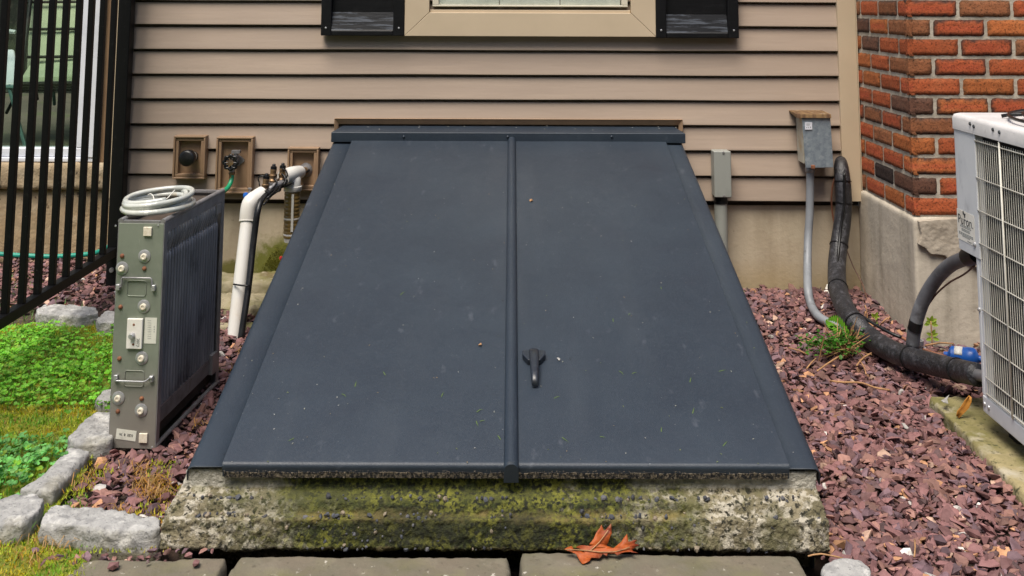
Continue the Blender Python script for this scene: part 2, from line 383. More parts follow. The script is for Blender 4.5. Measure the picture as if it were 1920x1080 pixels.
# moss on the curb: ragged green patch in the middle, ochre along the ledges
def moss_layers(m, cx, half, green, yellow):
    t = m.node_tree; N = t.nodes; L = t.links; b = N['Principled BSDF']
    cur = b.inputs['Base Color'].links[0].from_socket
    tc = N.new('ShaderNodeTexCoord'); sp = N.new('ShaderNodeSeparateXYZ'); L.new(tc.outputs['Object'], sp.inputs[0])
    n1 = N.new('ShaderNodeTexNoise'); n1.inputs['Scale'].default_value = 9; n1.inputs['Detail'].default_value = 9; n1.inputs['Roughness'].default_value = .7
    L.new(tc.outputs['Object'], n1.inputs['Vector'])
    n2 = N.new('ShaderNodeTexNoise'); n2.inputs['Scale'].default_value = 30; n2.inputs['Detail'].default_value = 6; n2.inputs['Roughness'].default_value = .7
    L.new(tc.outputs['Object'], n2.inputs['Vector'])
    d = N.new('ShaderNodeMath'); d.operation = 'SUBTRACT'; d.inputs[1].default_value = cx; L.new(sp.outputs[0], d.inputs[0])
    a = N.new('ShaderNodeMath'); a.operation = 'ABSOLUTE'; L.new(d.outputs[0], a.inputs[0])
    s1 = N.new('ShaderNodeMath'); s1.operation = 'MULTIPLY_ADD'; s1.inputs[1].default_value = -.9; s1.inputs[2].default_value = .45; L.new(n1.outputs['Fac'], s1.inputs[0])
    s2 = N.new('ShaderNodeMath'); s2.operation = 'ADD'; L.new(a.outputs[0], s2.inputs[0]); L.new(s1.outputs[0], s2.inputs[1])
    mr = N.new('ShaderNodeMapRange'); mr.inputs[1].default_value = half + .10; mr.inputs[2].default_value = half - .16; L.new(s2.outputs[0], mr.inputs[0])
    c1 = N.new('ShaderNodeMix'); c1.data_type = 'RGBA'; c1.inputs[6].default_value = (*green, 1); c1.inputs[7].default_value = (*yellow, 1)
    r2 = N.new('ShaderNodeMapRange'); r2.inputs[1].default_value = .45; r2.inputs[2].default_value = .60; L.new(n2.outputs['Fac'], r2.inputs[0]); L.new(r2.outputs[0], c1.inputs[0])
    n3 = N.new('ShaderNodeTexNoise'); n3.inputs['Scale'].default_value = 110; n3.inputs['Detail'].default_value = 5; L.new(tc.outputs['Object'], n3.inputs['Vector'])
    r3 = N.new('ShaderNodeMapRange'); r3.inputs[1].default_value = .47; r3.inputs[2].default_value = .60; L.new(n3.outputs['Fac'], r3.inputs[0])
    c2 = N.new('ShaderNodeMix'); c2.data_type = 'RGBA'; L.new(r3.outputs[0], c2.inputs[0]); L.new(c1.outputs[2], c2.inputs[6]); c2.inputs[7].default_value = (.010, .012, .004, 1)
    last = c2.outputs[2]
    for zc, wd, col in ((.067, .010, (.25, .19, .06)), (.003, .009, (.30, .23, .10)), (.094, .005, (.14, .14, .028))):
        d2 = N.new('ShaderNodeMath'); d2.operation = 'SUBTRACT'; d2.inputs[1].default_value = zc; L.new(sp.outputs[2], d2.inputs[0])
        a2 = N.new('ShaderNodeMath'); a2.operation = 'ABSOLUTE'; L.new(d2.outputs[0], a2.inputs[0])
        m2 = N.new('ShaderNodeMath'); m2.operation = 'MULTIPLY_ADD'; m2.inputs[1].default_value = .05; L.new(n2.outputs['Fac'], m2.inputs[0]); L.new(a2.outputs[0], m2.inputs[2])
        q2 = N.new('ShaderNodeMapRange'); q2.inputs[1].default_value = .025 + wd; q2.inputs[2].default_value = .022; L.new(m2.outputs[0], q2.inputs[0])
        k2 = N.new('ShaderNodeMapRange'); k2.inputs[1].default_value = .40; k2.inputs[2].default_value = .58; L.new(n1.outputs['Fac'], k2.inputs[0])
        k3 = N.new('ShaderNodeMath'); k3.operation = 'MULTIPLY'; L.new(k2.outputs[0], k3.inputs[0]); L.new(q2.outputs[0], k3.inputs[1])
        k4 = N.new('ShaderNodeMath'); k4.operation = 'MULTIPLY'; k4.inputs[1].default_value = .75; L.new(k3.outputs[0], k4.inputs[0])
        x2 = N.new('ShaderNodeMix'); x2.data_type = 'RGBA'; L.new(k4.outputs[0], x2.inputs[0]); L.new(last, x2.inputs[6]); x2.inputs[7].default_value = (*col, 1)
        last = x2.outputs[2]
    mx = N.new('ShaderNodeMix'); mx.data_type = 'RGBA'; L.new(mr.outputs[0], mx.inputs[0]); L.new(cur, mx.inputs[6]); L.new(last, mx.inputs[7])
    L.new(mx.outputs[2], b.inputs['Base Color'])
zramp(m_curb, (.40, .38, .33), .1015, .1075, .006, 14, 2, .8)
moss_layers(m_curb, -.10, .46, (.026, .034, .005), (.155, .155, .022))
spot(m_conc_r, tuple(at(528, 500, y=.012)), .17, .13, (.13, .135, .022))
spot(m_conc_r, tuple(at(440, 505, y=.012)), .09, .04, (.12, .11, .025))
spot(m_curb, (-.20, 0, .045), .16, .045, (.014, .015, .006), .6)
spot(m_curb, (.045, 0, .04), .07, .045, (.012, .013, .005), .6)
spot(m_curb, (.60, 0, .035), .05, .05, (.09, .085, .035), .7)
spot(m_curb, (-.45, 0, .085), .2, .02, (.05, .055, .014), .5)
m_foot = mat('footing_concrete', (.30, .26, .17), .95, [((.16, .15, .05), 7, .42, .62), ((.10, .065, .03), 5, .55, .7), ((.40, .36, .27), 20, .55, .7)], [(50, 4)])
zramp(m_conc_l, (.33, .21, .10), .33, .2, .1, 5, 2, .4)

# ------------------------------------------------------------------ ground
def sstep(a, b, x):
    t = min(1, max(0, (x - a) / (b - a))); return t * t * (3 - 2 * t)
def gz(x, y):
    z = .035 * sstep(-.7, -.15, y)
    z += .03 * sstep(-1.1, -1.5, x) * sstep(-.7, -.2, y)
    return z

def sheet(name, x0, x1, y0, y1, nx, ny, zf, m, kind='structure', inside=None):
    mb = MB(); idx = {}
    for j in range(ny + 1):
        for i in range(nx + 1):
            x = x0 + (x1 - x0) * i / nx; y = y0 + (y1 - y0) * j / ny
            idx[i, j] = len(mb.v); mb.v.append(Vector((x, y, zf(x, y))))
    for j in range(ny):
        for i in range(nx):
            x = x0 + (x1 - x0) * (i + .5) / nx; y = y0 + (y1 - y0) * (j + .5) / ny
            if inside and not inside(x, y): continue
            mb.f.append((idx[i, j], idx[i + 1, j], idx[i + 1, j + 1], idx[i, j + 1]))
    o = mb.build(name, m, smooth=180); tag(o, kind=kind)
    return o

sheet('ground', -60, 60, -60, 60, 24, 24, lambda x, y: -.12, m_yard)
sheet('gravel_bed', -3.2, 3.4, -2.6, .6, 110, 60, lambda x, y: gz(x, y) - .03 - (.06 if (-.75 < x < .72 and -1.99 < y < -1.6) else 0), m_soil)

def lawn_edge(y):          # right-hand limit of the lawn, along the granite border
    pts = [(-.30, -1.40), (-.36, -1.45), (-.5, -1.12), (-1.2, -1.10), (-1.42, -1.12), (-1.7, -1.10), (-1.86, -1.02), (-1.93, -.93), (-1.99, -.90), (-2.3, -.90)]
    for (a, xa), (b, xb) in zip(pts, pts[1:]):
        if b <= y <= a: return xa + (xb - xa) * (y - a) / (b - a)
    return -1.6 if y > -.3 else -.95
def lawn_in(x, y): return y < -.31 and x < lawn_edge(y) + .03
def lawn_z(x, y): return -.008 + .016 * noise.noise(Vector((x * 6, y * 6, 0))) + .02 * sstep(-1.0, -1.6, x)
sheet('lawn_bed', -3.2, -.9, -2.6, -.28, 120, 120, lawn_z, m_mossbed, inside=lawn_in)

# trees along the far side of the yard, behind the camera (they close off the low sky and stand in the glass)
tr_r = np.random.default_rng(4)
def yard_tree(x, y, h, r, label):
    t = thing('yard_tree', label, 'tree', (x, y, -.12), 'trees across the yard')
    mbt = MB(); mbt.tube([(x, y, -.12), (x + .1, y, h * .35), (x - .1, y + .1, h * .7)], [.22, .16, .06], 10)
    for k in range(6):
        a = k * 1.05; z = h * (.25 + .08 * k); mbt.tube([(x, y, z), (x + r * .6 * math.cos(a), y + r * .6 * math.sin(a), z + r * .5)], [.07, .02], 6, smooth=False)
    mbt.build('trunk', m_twig, t)
    n_ = 2600
    d = tr_r.normal(size=(n_, 3)); d /= np.linalg.norm(d, axis=1)[:, None]
    rad = r * (1 - .55 * tr_r.random(n_) ** 2)
    P_ = d * rad[:, None] * np.array([1, 1, h * .5 / r]) + np.array([x, y, h * .52])
    u = tr_r.normal(size=(n_, 3)); u /= np.linalg.norm(u, axis=1)[:, None]; v = np.cross(u, d); v /= np.linalg.norm(v, axis=1)[:, None]
    s_ = tr_r.uniform(.16, .34, (n_, 1))
    V = np.stack([P_ - u * s_, P_ + v * s_ * .6, P_ + u * s_, P_ - v * s_ * .6], 1).reshape(-1, 3)
    me = bpy.data.meshes.new('crown'); me.from_pydata((V - np.array([x, y, -.12])).tolist(), [], [(4 * i, 4 * i + 1, 4 * i + 2, 4 * i + 3) for i in range(n_)])
    g = tr_r.uniform(.6, 1.3, n_)
    c = np.repeat(np.c_[.05 * g, .085 * g, .022 * g, np.ones(n_)], 4, 0).astype(np.float32)
    me.attributes.new('Col', 'FLOAT_COLOR', 'POINT').data.foreach_set('color', c.ravel())
    me.materials.append(m_leaf)
    o = bpy.data.objects.new('crown', me); COL.objects.link(o); o.parent = t
for (x, y, h, r, lb_) in ((-9, -9.5, 7, 2.6, 'leftmost broad green tree across the yard'), (-4.6, -11, 8, 2.7, 'tall green tree left of the middle across the yard'), (0, -11.5, 7.5, 2.6, 'green tree straight across the yard from the cellar door'), (4.6, -11, 8, 2.7, 'tall green tree right of the middle across the yard'), (9, -9.5, 7, 2.6, 'rightmost broad green tree across the yard')):
    yard_tree(x, y, h, r, lb_)

# ------------------------------------------------------------------ the house wall
SZ0, SP = .3826, .1016
hw = thing('house_wall', 'tan vinyl clapboard house wall with a window above the cellar door, on a concrete foundation', 'house wall', (0, 0, 0))
mb = MB()
XL, XR = -1.60, 1.372
NX = 60
for k in range(24):
    z = SZ0 + SP * k
    prof = [(-.003, z + .0005), (-.0195, z), (-.0195, z + .004), (-.0165, z + .012), (-.0078, z + .0880), (-.0072, z + .0900), (.0185, z + .0906), (.0185, z + SP + .002)]
    rows = []
    for i in range(NX + 1):
        x = XL + (XR - XL) * i / NX
        wob = .0007 * math.sin(x * 3.1 + k * 1.7) + .0005 * math.sin(x * 7.3 + k)
        rows.append([Vector((x, y, zz + wob)) for (y, zz) in prof])
    n = len(prof)
    mb.add([p for r in rows for p in r], [(i * n + j, (i + 1) * n + j, (i + 1) * n + j + 1, i * n + j + 1) for i in range(NX) for j in range(n - 1)])
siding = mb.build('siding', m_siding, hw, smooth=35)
MB().box(-1.655, 1.44, .0205, .12, .36, SZ0 + 24 * SP).build('sheathing', m_dkin, hw)
MB().box(-1.655, 1.50, .012, .2, -.2, .3595).build('foundation', m_conc_r, hw)
t = MB(); t.box(1.362, 1.437, -.030, .012, .384, SZ0 + 24 * SP); t.box(1.4375, 1.4405, -.036, .01, .384, SZ0 + 24 * SP)
t.build('corner_trim', m_trim, hw, bevel=.003)
t = MB(); t.box(-1.672, -1.606, -.028, .008, .384, SZ0 + 24 * SP); t.box(-1.672, -1.656, .0082, .07, .384, SZ0 + 24 * SP)
t.build('corner_trim', m_trim, hw, bevel=.003)
MB().box(-1.6055, -1.585, -.024, .008, .384, SZ0 + 24 * SP).build('channel', m_block, hw, bevel=.002)
# receiving channel round the bulkhead head
p0 = at(627, 222, y=-.03); p1 = at(1280, 225.5, y=-.03)
zt, zb2 = p0.z, p0.z - .040
t = MB()
t.prism([(p0.x, -.0005, zt), (p0.x, -.034, zt), (p0.x + .008, -.034, zt - .004), (p0.x + .014, -.020, zt - .024), (p0.x + .014, -.0005, zt - .024)][0:1] + [(p0.x, -.034, zt), (p0.x, -.030, zt - .005), (p0.x, -.021, zt - .024), (p0.x, -.0005, zt - .024)], (p1.x - p0.x, 0, 0))
t.prism([(p0.x, -.033, zt - .001), (p0.x + .006, -.029, zt - .006), (p0.x + .016, -.0215, zt - .025), (p0.x + .016, -.0005, zt - .025), (p0.x, -.0005, zt - .001)], (0, 0, -.045))
t.prism([(p1.x, -.033, zt - .001), (p1.x - .006, -.029, zt - .006), (p1.x - .016, -.0215, zt - .025), (p1.x - .016, -.0005, zt - .025), (p1.x, -.0005, zt - .001)], (0, 0, -.045))
t.build('flashing_channel', m_block, hw, bevel=.0012)

# window with casing, sash, glass and blind
wl, wr, wz = at(758, 68, y=-.05).x, at(1230, 68, y=-.05).x, at(990, 68.5, y=-.05).z
ia, ib, iz = at(805, 24, y=-.05).x, at(1183, 24, y=-.05).x, at(990, 24, y=-.05).z
WT = 2.25
cas = MB()
cas.prism([(wl, -.05, wz), (wr, -.05, wz), (ib, -.05, iz), (ia, -.05, iz)], (0, .045, 0))
cas.prism([(wl, -.05, wz + .0006), (ia - .0006, -.05, iz + .0006), (ia - .0006, -.05, WT - .1), (wl, -.05, WT)], (0, .045, 0))
cas.prism([(wr, -.05, wz + .0006), (ib + .0006, -.05, iz + .0006), (ib + .0006, -.05, WT - .1), (wr, -.05, WT)], (0, .045, 0))
cas.prism([(wl, -.05, WT + .0006), (wr, -.05, WT + .0006), (ib, -.05, WT - .0994), (ia, -.05, WT - .0994)], (0, .045, 0))
cw = cas.build('window_casing', m_trim, hw, bevel=.002)
MB().box(ia + .001, ib - .001, -.036, -.0208, iz - .002, iz + .012).build('sill', m_trim, cw, bevel=.002)
sa, sb = ia + .012, ib - .012
sz = at(990, 13, y=-.041).z
s_ = MB(); s_.box(sa, sb, -.041, -.0206, sz, sz + .008); s_.box(sa, sa + .026, -.041, -.0206, sz + .0082, 2.14); s_.box(sb - .026, sb, -.041, -.0206, sz + .0082, 2.14); s_.box(sa + .0262, sb - .0262, -.040, -.0207, 1.62, 1.66)
s_.build('sash', m_sash, cw, bevel=.002)
MB().box(sa + .0265, sb - .0265, -.037, -.034, sz + .0086, 2.14).build('pane', m_glass_clear, cw)
bl = MB(); nb = 26
for i in range(3):
    xa = sa + .0268 + (sb - sa - .0536) * i / 3
    bl.box(xa, xa + (sb - sa - .06) / 3 - .0012, -.032, -.029, sz + .0088, 2.13)
bl.build('blind', m_blind, cw)

def shutter(x0, x1, zb, label):
    sh = thing('shutter', label, 'shutter', ((x0 + x1) / 2, -.03, zb), 'shutters beside the window')
    mbx = MB(); y0, y1 = -.055, -.0205
    a0, a1 = x0 + .043, x1 - .045
    pz0, pz1 = zb + .021, 1.62
    mbx.box(x0, a0, y0, y1, zb, 2.25); mbx.box(a1, x1, y0, y1, zb, 2.25); mbx.box(a0 + .0003, a1 - .0003, y0, y1, zb, pz0); mbx.box(a0 + .0003, a1 - .0003, y0, y1, pz1, 2.25)
    mbx.build('frame', m_shutter, sh, bevel=.003)
    yo, yi, bh = -.0535, -.026, .076
    q = MB(); q.box(a0 + .0006, a1 - .0006, yi, yi + .004, pz0 + .0006, pz1 - .0006)
    panel_ = q.build('recessed_panel', m_shutter, sh)
    q = MB(); q.prism([(a0 + .0008, yi - .0003, pz0 + .0006), (a0 + .0008, yo, pz0 + .0006), (a0 + .0008, yo + .002, pz0 + .004), (a0 + .0008, yi - .003, pz0 + bh), (a0 + .0008, yi - .0003, pz0 + bh)], (a1 - a0 - .0016, 0, 0))
    q.build('grained_bevel', m_grain, sh)
    for xx in (x0 + .021, x1 - .021):
        MB().lathe((xx, y0 + .0005, zb + .032), (0, -1, 0), [(0, .0045), (.002, .004), (.003, .001)], 10).build('screw', m_bright, sh)
shutter(at(601, 68, y=-.055).x, at(757, 68, y=-.055).x, at(680, 67, y=-.055).z, 'black raised panel shutter with wood grain left of the window')
shutter(at(1230.5, 72, y=-.055).x, at(1386, 72, y=-.055).x, at(1310, 71.5, y=-.055).z, 'black raised panel shutter with wood grain right of the window')

# mounting blocks in the siding
def mount_block(px0, py0, px1, py1, jx=0):
    a = at(px0, py0, y=-.036); b = at(px1, py1, y=-.036)
    x0, x1, z1, z0 = a.x, b.x, a.z, b.z
    q = MB()
    def ring(o0, o1, ya, yb):
        q.box(x0 + o0, x1 - o0, ya, yb, z1 - o1, z1 - o0); q.box(x0 + o0, x1 - o0, ya, yb, z0 + o0, z0 + o1)
        q.box(x0 + o0, x0 + o1, ya, yb, z0 + o1 + .0003, z1 - o1 - .0003); q.box(x1 - o1, x1 - o0, ya, yb, z0 + o1 + .0003, z1 - o1 - .0003)
    ring(0, .008, -.052, -.004)
    ring(.0082, .0205, -.046, -.004)
    blk = q.build('mounting_block', m_block, hw, bevel=.0022)
    r = MB()
    i = .0203
    r.box(x0 + i, x1 - i, -.022, -.004, z0 + i, z1 - i)
    r.build('recess', m_block, blk)
    return (x0 + x1) / 2, (z0 + z1) / 2
mount_block(328, 254, 385, 335)
mount_block(408, 256, 473, 362)
mount_block(541, 276, 597, 357)

# ------------------------------------------------------------------ brick wall at the right
bw = thing('brick_wall', 'orange red brick wall corner on a grey parged concrete base behind the condenser', 'brick wall', (1.44, -.56, 0))
BX, BY, BZ0, BP = 1.440, -.560, .432, .0704
MB().box(BX + .0055, 3.4, BY + .0065, -.002, BZ0 - .003, 2.9).build('mortar', m_mortar, bw, smooth=30)
def brick_into(mb, o, ux, L_, H_, kind, seed, depth=.016, corner=0, bs=None):
    """one brick face: grid with worn edges; o lower left of the face, ux along it"""
    rr = random.Random(seed)
    ux = Vector(ux); n_ = Vector((ux.y, -ux.x, 0))
    base = {'o': (.33, .098, .030), 'r': (.30, .070, .025), 'b': (.22, .082, .036), 'k': (.028, .018, .016), 'd': (.11, .050, .032)}[kind[0]]
    j = (random.Random(bs).random() if bs is not None else rr.random()) * .36 + .98; base = tuple(c * j for c in base)
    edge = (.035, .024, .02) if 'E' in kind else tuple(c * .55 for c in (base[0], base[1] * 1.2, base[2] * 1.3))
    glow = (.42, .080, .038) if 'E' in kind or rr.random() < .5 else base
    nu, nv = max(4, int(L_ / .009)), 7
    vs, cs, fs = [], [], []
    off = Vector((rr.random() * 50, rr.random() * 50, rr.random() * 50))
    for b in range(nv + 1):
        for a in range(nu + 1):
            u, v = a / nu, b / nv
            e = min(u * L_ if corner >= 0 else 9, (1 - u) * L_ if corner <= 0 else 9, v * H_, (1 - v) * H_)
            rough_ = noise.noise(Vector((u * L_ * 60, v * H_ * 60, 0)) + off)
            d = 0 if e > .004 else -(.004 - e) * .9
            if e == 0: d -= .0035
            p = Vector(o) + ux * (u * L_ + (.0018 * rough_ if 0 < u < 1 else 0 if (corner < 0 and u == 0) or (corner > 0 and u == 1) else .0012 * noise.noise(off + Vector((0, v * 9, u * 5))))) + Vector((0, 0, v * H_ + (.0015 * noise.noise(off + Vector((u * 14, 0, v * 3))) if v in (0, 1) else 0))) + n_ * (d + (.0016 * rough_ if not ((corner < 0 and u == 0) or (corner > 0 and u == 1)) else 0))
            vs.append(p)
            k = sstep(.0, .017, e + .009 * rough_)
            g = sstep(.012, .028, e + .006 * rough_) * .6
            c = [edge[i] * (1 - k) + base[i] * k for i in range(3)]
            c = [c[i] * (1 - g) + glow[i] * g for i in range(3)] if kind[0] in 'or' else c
            cs.append(tuple(c))
    for b in range(nv):
        for a in range(nu):
            i = b * (nu + 1) + a
            fs.append((i, i + 1, i + nu + 2, i + nu + 1))
    # sides back into the mortar
    def side(ids):
        m0 = len(vs)
        for i in ids:
            vs.append(vs[i] - n_ * depth); cs.append(cs[i])
        for q in range(len(ids) - 1): fs.append((ids[q], m0 + q, m0 + q + 1, ids[q + 1]))
    side([a for a in range(nu + 1)][::-1]); side([nv * (nu + 1) + a for a in range(nu + 1)])
    side([b * (nu + 1) for b in range(nv + 1)]); side([b * (nu + 1) + nu for b in range(nv + 1)][::-1])
    mb.add(vs, fs, cs)
mbf = MB()
J = .010; BL = .197
front_kind = {0: ['r', 'o'], 1: ['d', 'r'], 2: ['oE', 'rE'], 3: ['o', 'r'], 4: ['bE', 'r'], 5: ['d', 'oE', 'rE'], 6: ['r', 'o'], 7: ['b', 'rE', 'r'], 8: ['r', 'rE'], 9: ['b', 'rE', 'o'], 10: ['rE', 'b', 'r'], 11: ['r', 'rE'], 12: ['b', 'o']}
side_kind = {0: ['o', 'o', 'r'], 1: ['r', 'k', 'r'], 2: ['o', 'r', 'r'], 3: ['r', 'b', 'r'], 4: ['d', 'rE', 'bE'], 5: ['b', 'r', 'r'], 6: ['b', 'r', 'o'], 7: ['b', 'r', 'o'], 8: ['o', 'r', 'dE'], 9: ['b', 'o', 'dE'], 10: ['b', 'bE', 'r'], 11: ['r', 'r', 'r']}
for r_ in range(34):
    z = BZ0 + r_ * BP; h = BP - J
    even = r_ % 2 == 0
    x = BX; q = 0
    while x < 2.9:
        L_ = BL - J if (even or q > 0) else .088
        ks = front_kind.get(r_, [])
        kd = ks[q] if q < len(ks) else rnd.choice(['o', 'r', 'r', 'rE', 'b', 'oE'])
        brick_into(mbf, (x, BY, z + J / 2), (1, 0, 0), L_, h, kd, r_ * 100 + q, corner=-1 if q == 0 else 0, bs=r_ if q == 0 else None)
        if q == 0: corner_kind = kd
        x += L_ + J; q += 1
    yv = BY; q = 0
    while yv < -.04:
        L_ = .088 if (even and q == 0) else BL - J
        L_ = min(L_, -.004 - yv)
        ks = side_kind.get(r_, [])
        kd = ks[q] if q < len(ks) else rnd.choice(['o', 'r', 'r', 'rE', 'b'])
        if q == 0: kd = corner_kind[0]
        # face looks to -x: runs from far (+y) to near
        brick_into(mbf, (BX, yv + L_, z + J / 2), (0, -1, 0), L_, h, kd, r_ * 100 + 50 + q, corner=1 if q == 0 else 0, bs=r_ if q == 0 else None)
        yv += L_ + J; q += 1
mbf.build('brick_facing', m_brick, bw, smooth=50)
fb = MB(); fb.box(BX - .006, 3.4, BY - .006, .0105, -.2, BZ0 - .001)
fo = fb.build('foundation', m_conc_b, bw); roughen(fo, .009, [(.2, .008), (.012, .0022)], 2)
pp = [at(px, py, y=BY - .02) for px, py in ((1722, 414), (1790, 409), (1862, 408), (1866, 520), (1838, 506), (1812, 492), (1796, 486), (1779, 489), (1772, 480), (1745, 477), (1735, 466), (1722, 459), (1728, 440))]
pt = MB().prism([(p.x, BY - .022, p.z) for p in pp], (0, .024, 0)).build('parge_patch', m_parge, bw)
roughen(pt, .0035, [(.06, .006), (.012, .003)], 1)

# ------------------------------------------------------------------ recessed porch at the left
pf = thing('porch_foundation', 'rough tan concrete foundation with a projecting ledge under the patio door', 'foundation', (-2.4, .4, 0))
o = MB().box(-4.2, -1.68, .33, .52, .352, .468).build('ledge', m_conc_l, pf); roughen(o, .012, [(.06, .012), (.02, .008)], 2)
o = MB().box(-4.2, -1.68, .36, .52, -.2, .35).build('wall', m_conc_l, pf); roughen(o, .016, [(.08, .012), (.02, .006)], 2)
pd = thing('patio_door', 'white framed glass patio door behind the black metal fence', 'patio door', (-2.4, .4, .47))
z0 = .470
fr = MB()
fr.box(-4.2, -1.857, .36, .46, z0, z0 + .020)
fr.box(-1.918, -1.857, .355, .46, z0 + .0205, 2.5)
fr.build('door_frame', m_white, pd, bevel=.004)
fr = MB()
fr.box(-4.2, -1.92, .375, .445, z0 + .021, z0 + .060); fr.box(-1.966, -1.92, .375, .445, z0 + .0605, 2.45)
fr.build('door_sash', m_white, pd, bevel=.004)
MB().box(-4.2, -1.9665, .405, .411, z0 + .061, 2.45).build('pane', m_glass, pd)
MB().box(-1.8565, -1.66, .38, .46, -.1, 2.6).build('jamb_trim', m_block, pd)
sheet('porch_floor', -4.6, -1.2, .53, 3.6, 6, 6, lambda x, y: .49, m_floor)  # floor and chairs behind the pane stand in for a mirrored patio
pw = tag(MB().box(-5.0, -1.0, 3.62, 3.75, -.2, 3.0).build('porch_wall', m_dark), 'dark wall at the back of the glazed porch', 'wall')
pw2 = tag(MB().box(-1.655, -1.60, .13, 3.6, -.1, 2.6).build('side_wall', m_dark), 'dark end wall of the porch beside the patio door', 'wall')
# folding chair with a pale sling, set behind the glass in place of its reflection
def P(px, py, y): return at(px, py, y=y)
ch = thing('patio_chair', 'pale sling patio chair with dark rails behind the glass door in place of its reflection', 'chair', (-2.45, 1.1, .49))
a, b_, c_, d_ = P(58, -40, 1.45), P(172, -40, 1.45), P(166, 122, 1.12), P(50, 134, 1.12)
MB().prism([a, b_, c_, d_], (0, .02, .004)).build('backrest', m_sling, ch, bevel=.004)
a, b_, c_, d_ = P(52, 133, 1.10), P(168, 121, 1.10), P(164, 154, .80), P(38, 156, .80)
MB().prism([a, b_, c_, d_], (0, .012, .03)).build('seat', m_sling, ch, bevel=.005)
fb = MB()
for py, y in ((4, 1.33), (55, 1.24), (107, 1.135)):
    fb.tube([P(52, py, y), P(168, py - 1, y)], .008, 8)
fb.tube([P(62, -40, 1.42), P(40, 158, .98)], .010, 8); fb.tube([P(172, -40, 1.42), P(167, 158, .98)], .010, 8)
fb.tube([P(34, 158, .79), P(166, 156, .79)], .012, 8)
fb.tube([P(36, 168, .80), P(166, 166, .80)], .012, 8)
fb.build('frame_rail', m_black, ch)
for (pa, pb) in (((40, 158), (12, 212)), ((140, 160), (152, 212)), ((66, 160), (70, 186)), ((100, 160), (102, 196))):
    MB().tube([P(*pa, .82), P(*pb, .9)], .008, 8).build('leg', m_tealmetal if pa[0] > 90 else m_black, ch)
ch2 = thing('patio_chair', 'white cushioned patio chair on teal legs behind the left edge of the glass door in place of its reflection', 'chair', (-2.6, .9, .49))
MB().prism([P(-40, 92, 1.05), P(27, 91, 1.05), P(40, 157, .72), P(-40, 157, .72)], (0, .01, -.045)).build('cushion', m_white, ch2, bevel=.012)
MB().tube([P(-40, 164, .71), P(40, 164, .71)], .011, 8).build('frame_rail', m_tealmetal, ch2)
MB().tube([P(16, 160, .72), P(48, 278, .62)], .009, 8).build('leg', m_tealmetal, ch2)
MB().tube([P(-30, 160, .72), P(-38, 270, .62)], .009, 8).build('leg', m_tealmetal, ch2)
MB().tube([P(-6, 55, .9), P(29, 60, .9)], .010, 8).build('armrest', m_white, ch2)

# ------------------------------------------------------------------ black fence panel and its post
fe = thing('metal_fence', 'black metal picket fence panel swung out from its post beside the house corner', 'fence', (-1.62, -.07, 0))
FX = -1.593
MB().box(FX - .026, FX + .026, -.095, -.043, -.05, 1.85).build('post', m_black, fe, bevel=.003)
rz = .190
ye = -2.2
MB().box(FX - .016, FX + .016, ye, -.0955, rz - .017, rz + .017).build('rail', m_black, fe, bevel=.002)
MB().box(FX - .016, FX + .016, ye, -.0955, 1.60, 1.634).build('rail', m_black, fe, bevel=.002)
yb = -.200; kk = 0
while yb > ye + .03:
    MB().box(FX - .0105, FX + .0105, yb - .0105, yb + .0105, rz + .0173, 1.5995).build('bar', m_black, fe, bevel=.0015)
    yb -= .1075; kk += 1
MB().lathe((FX - .002, -.0955, .12), (0, -1, 0), [(0, .010), (.006, .009)], 10).build('bracket', m_steel, fe)

# ------------------------------------------------------------------ cellar bulkhead
DB = Vector((0, -1.862, .148)); DT = Vector((0, -.100, .628))
sl = (DT - DB); LEN = sl.length; su = sl.normalized(); sn = Vector((0, -su.z, su.y))
CX = -.0144; HWD = .71
def dp(x, s, h=0):
    """point on the bulkhead slope: x across, s up the slope from the bottom edge, h off the surface"""
    return Vector((x, DB.y, DB.z)) + su * s + sn * h
bk = thing('cellar_bulkhead', 'charcoal blue steel sloping cellar door with two leaves and a lever handle', 'cellar door', (CX, -1.86, .148))
xl, xr = CX - HWD, CX + HWD
lx0, lx1 = at(411, 880, z=.158).x, at(1476, 868, z=.158).x
def flange(side):
    """rounded side flange: runs under the leaf and rolls down at the outside"""
    q = MB(); ins = lx0 + .03 if side < 0 else lx1 - .03
    out = xl if side < 0 else xr
    prof = [(ins, 0), (out - side * .0225, 0)]
    for i in range(7):
        a = i / 6 * R(88)
        r0 = .017
        prof.append((out - side * r0 + side * r0 * math.sin(a), -r0 + r0 * math.cos(a)))
    prof.append((out, -.040))
    n = len(prof)
    S = [.004, .006, .010, LEN * .3, LEN * .6, LEN + .02, LEN + .028, LEN + .03]
    vs = [dp(x, s, h) for s in S for (x, h) in prof] + [dp(x - (0), s, h - .004) for s in S for (x, h) in prof]
    fs = []
    for k in range(len(S) - 1):
        for i in range(n - 1):
            fs.append((k * n + i, k * n + i + 1, (k + 1) * n + i + 1, (k + 1) * n + i))
    return q.add(vs[:n * len(S)], fs).build('side_flange', m_door, bk, smooth=40)
for s_ in (-1, 1):
    o = flange(s_); m_ = o.modifiers.new('thick', 'SOLIDIFY'); m_.thickness = .003
SX = .0028
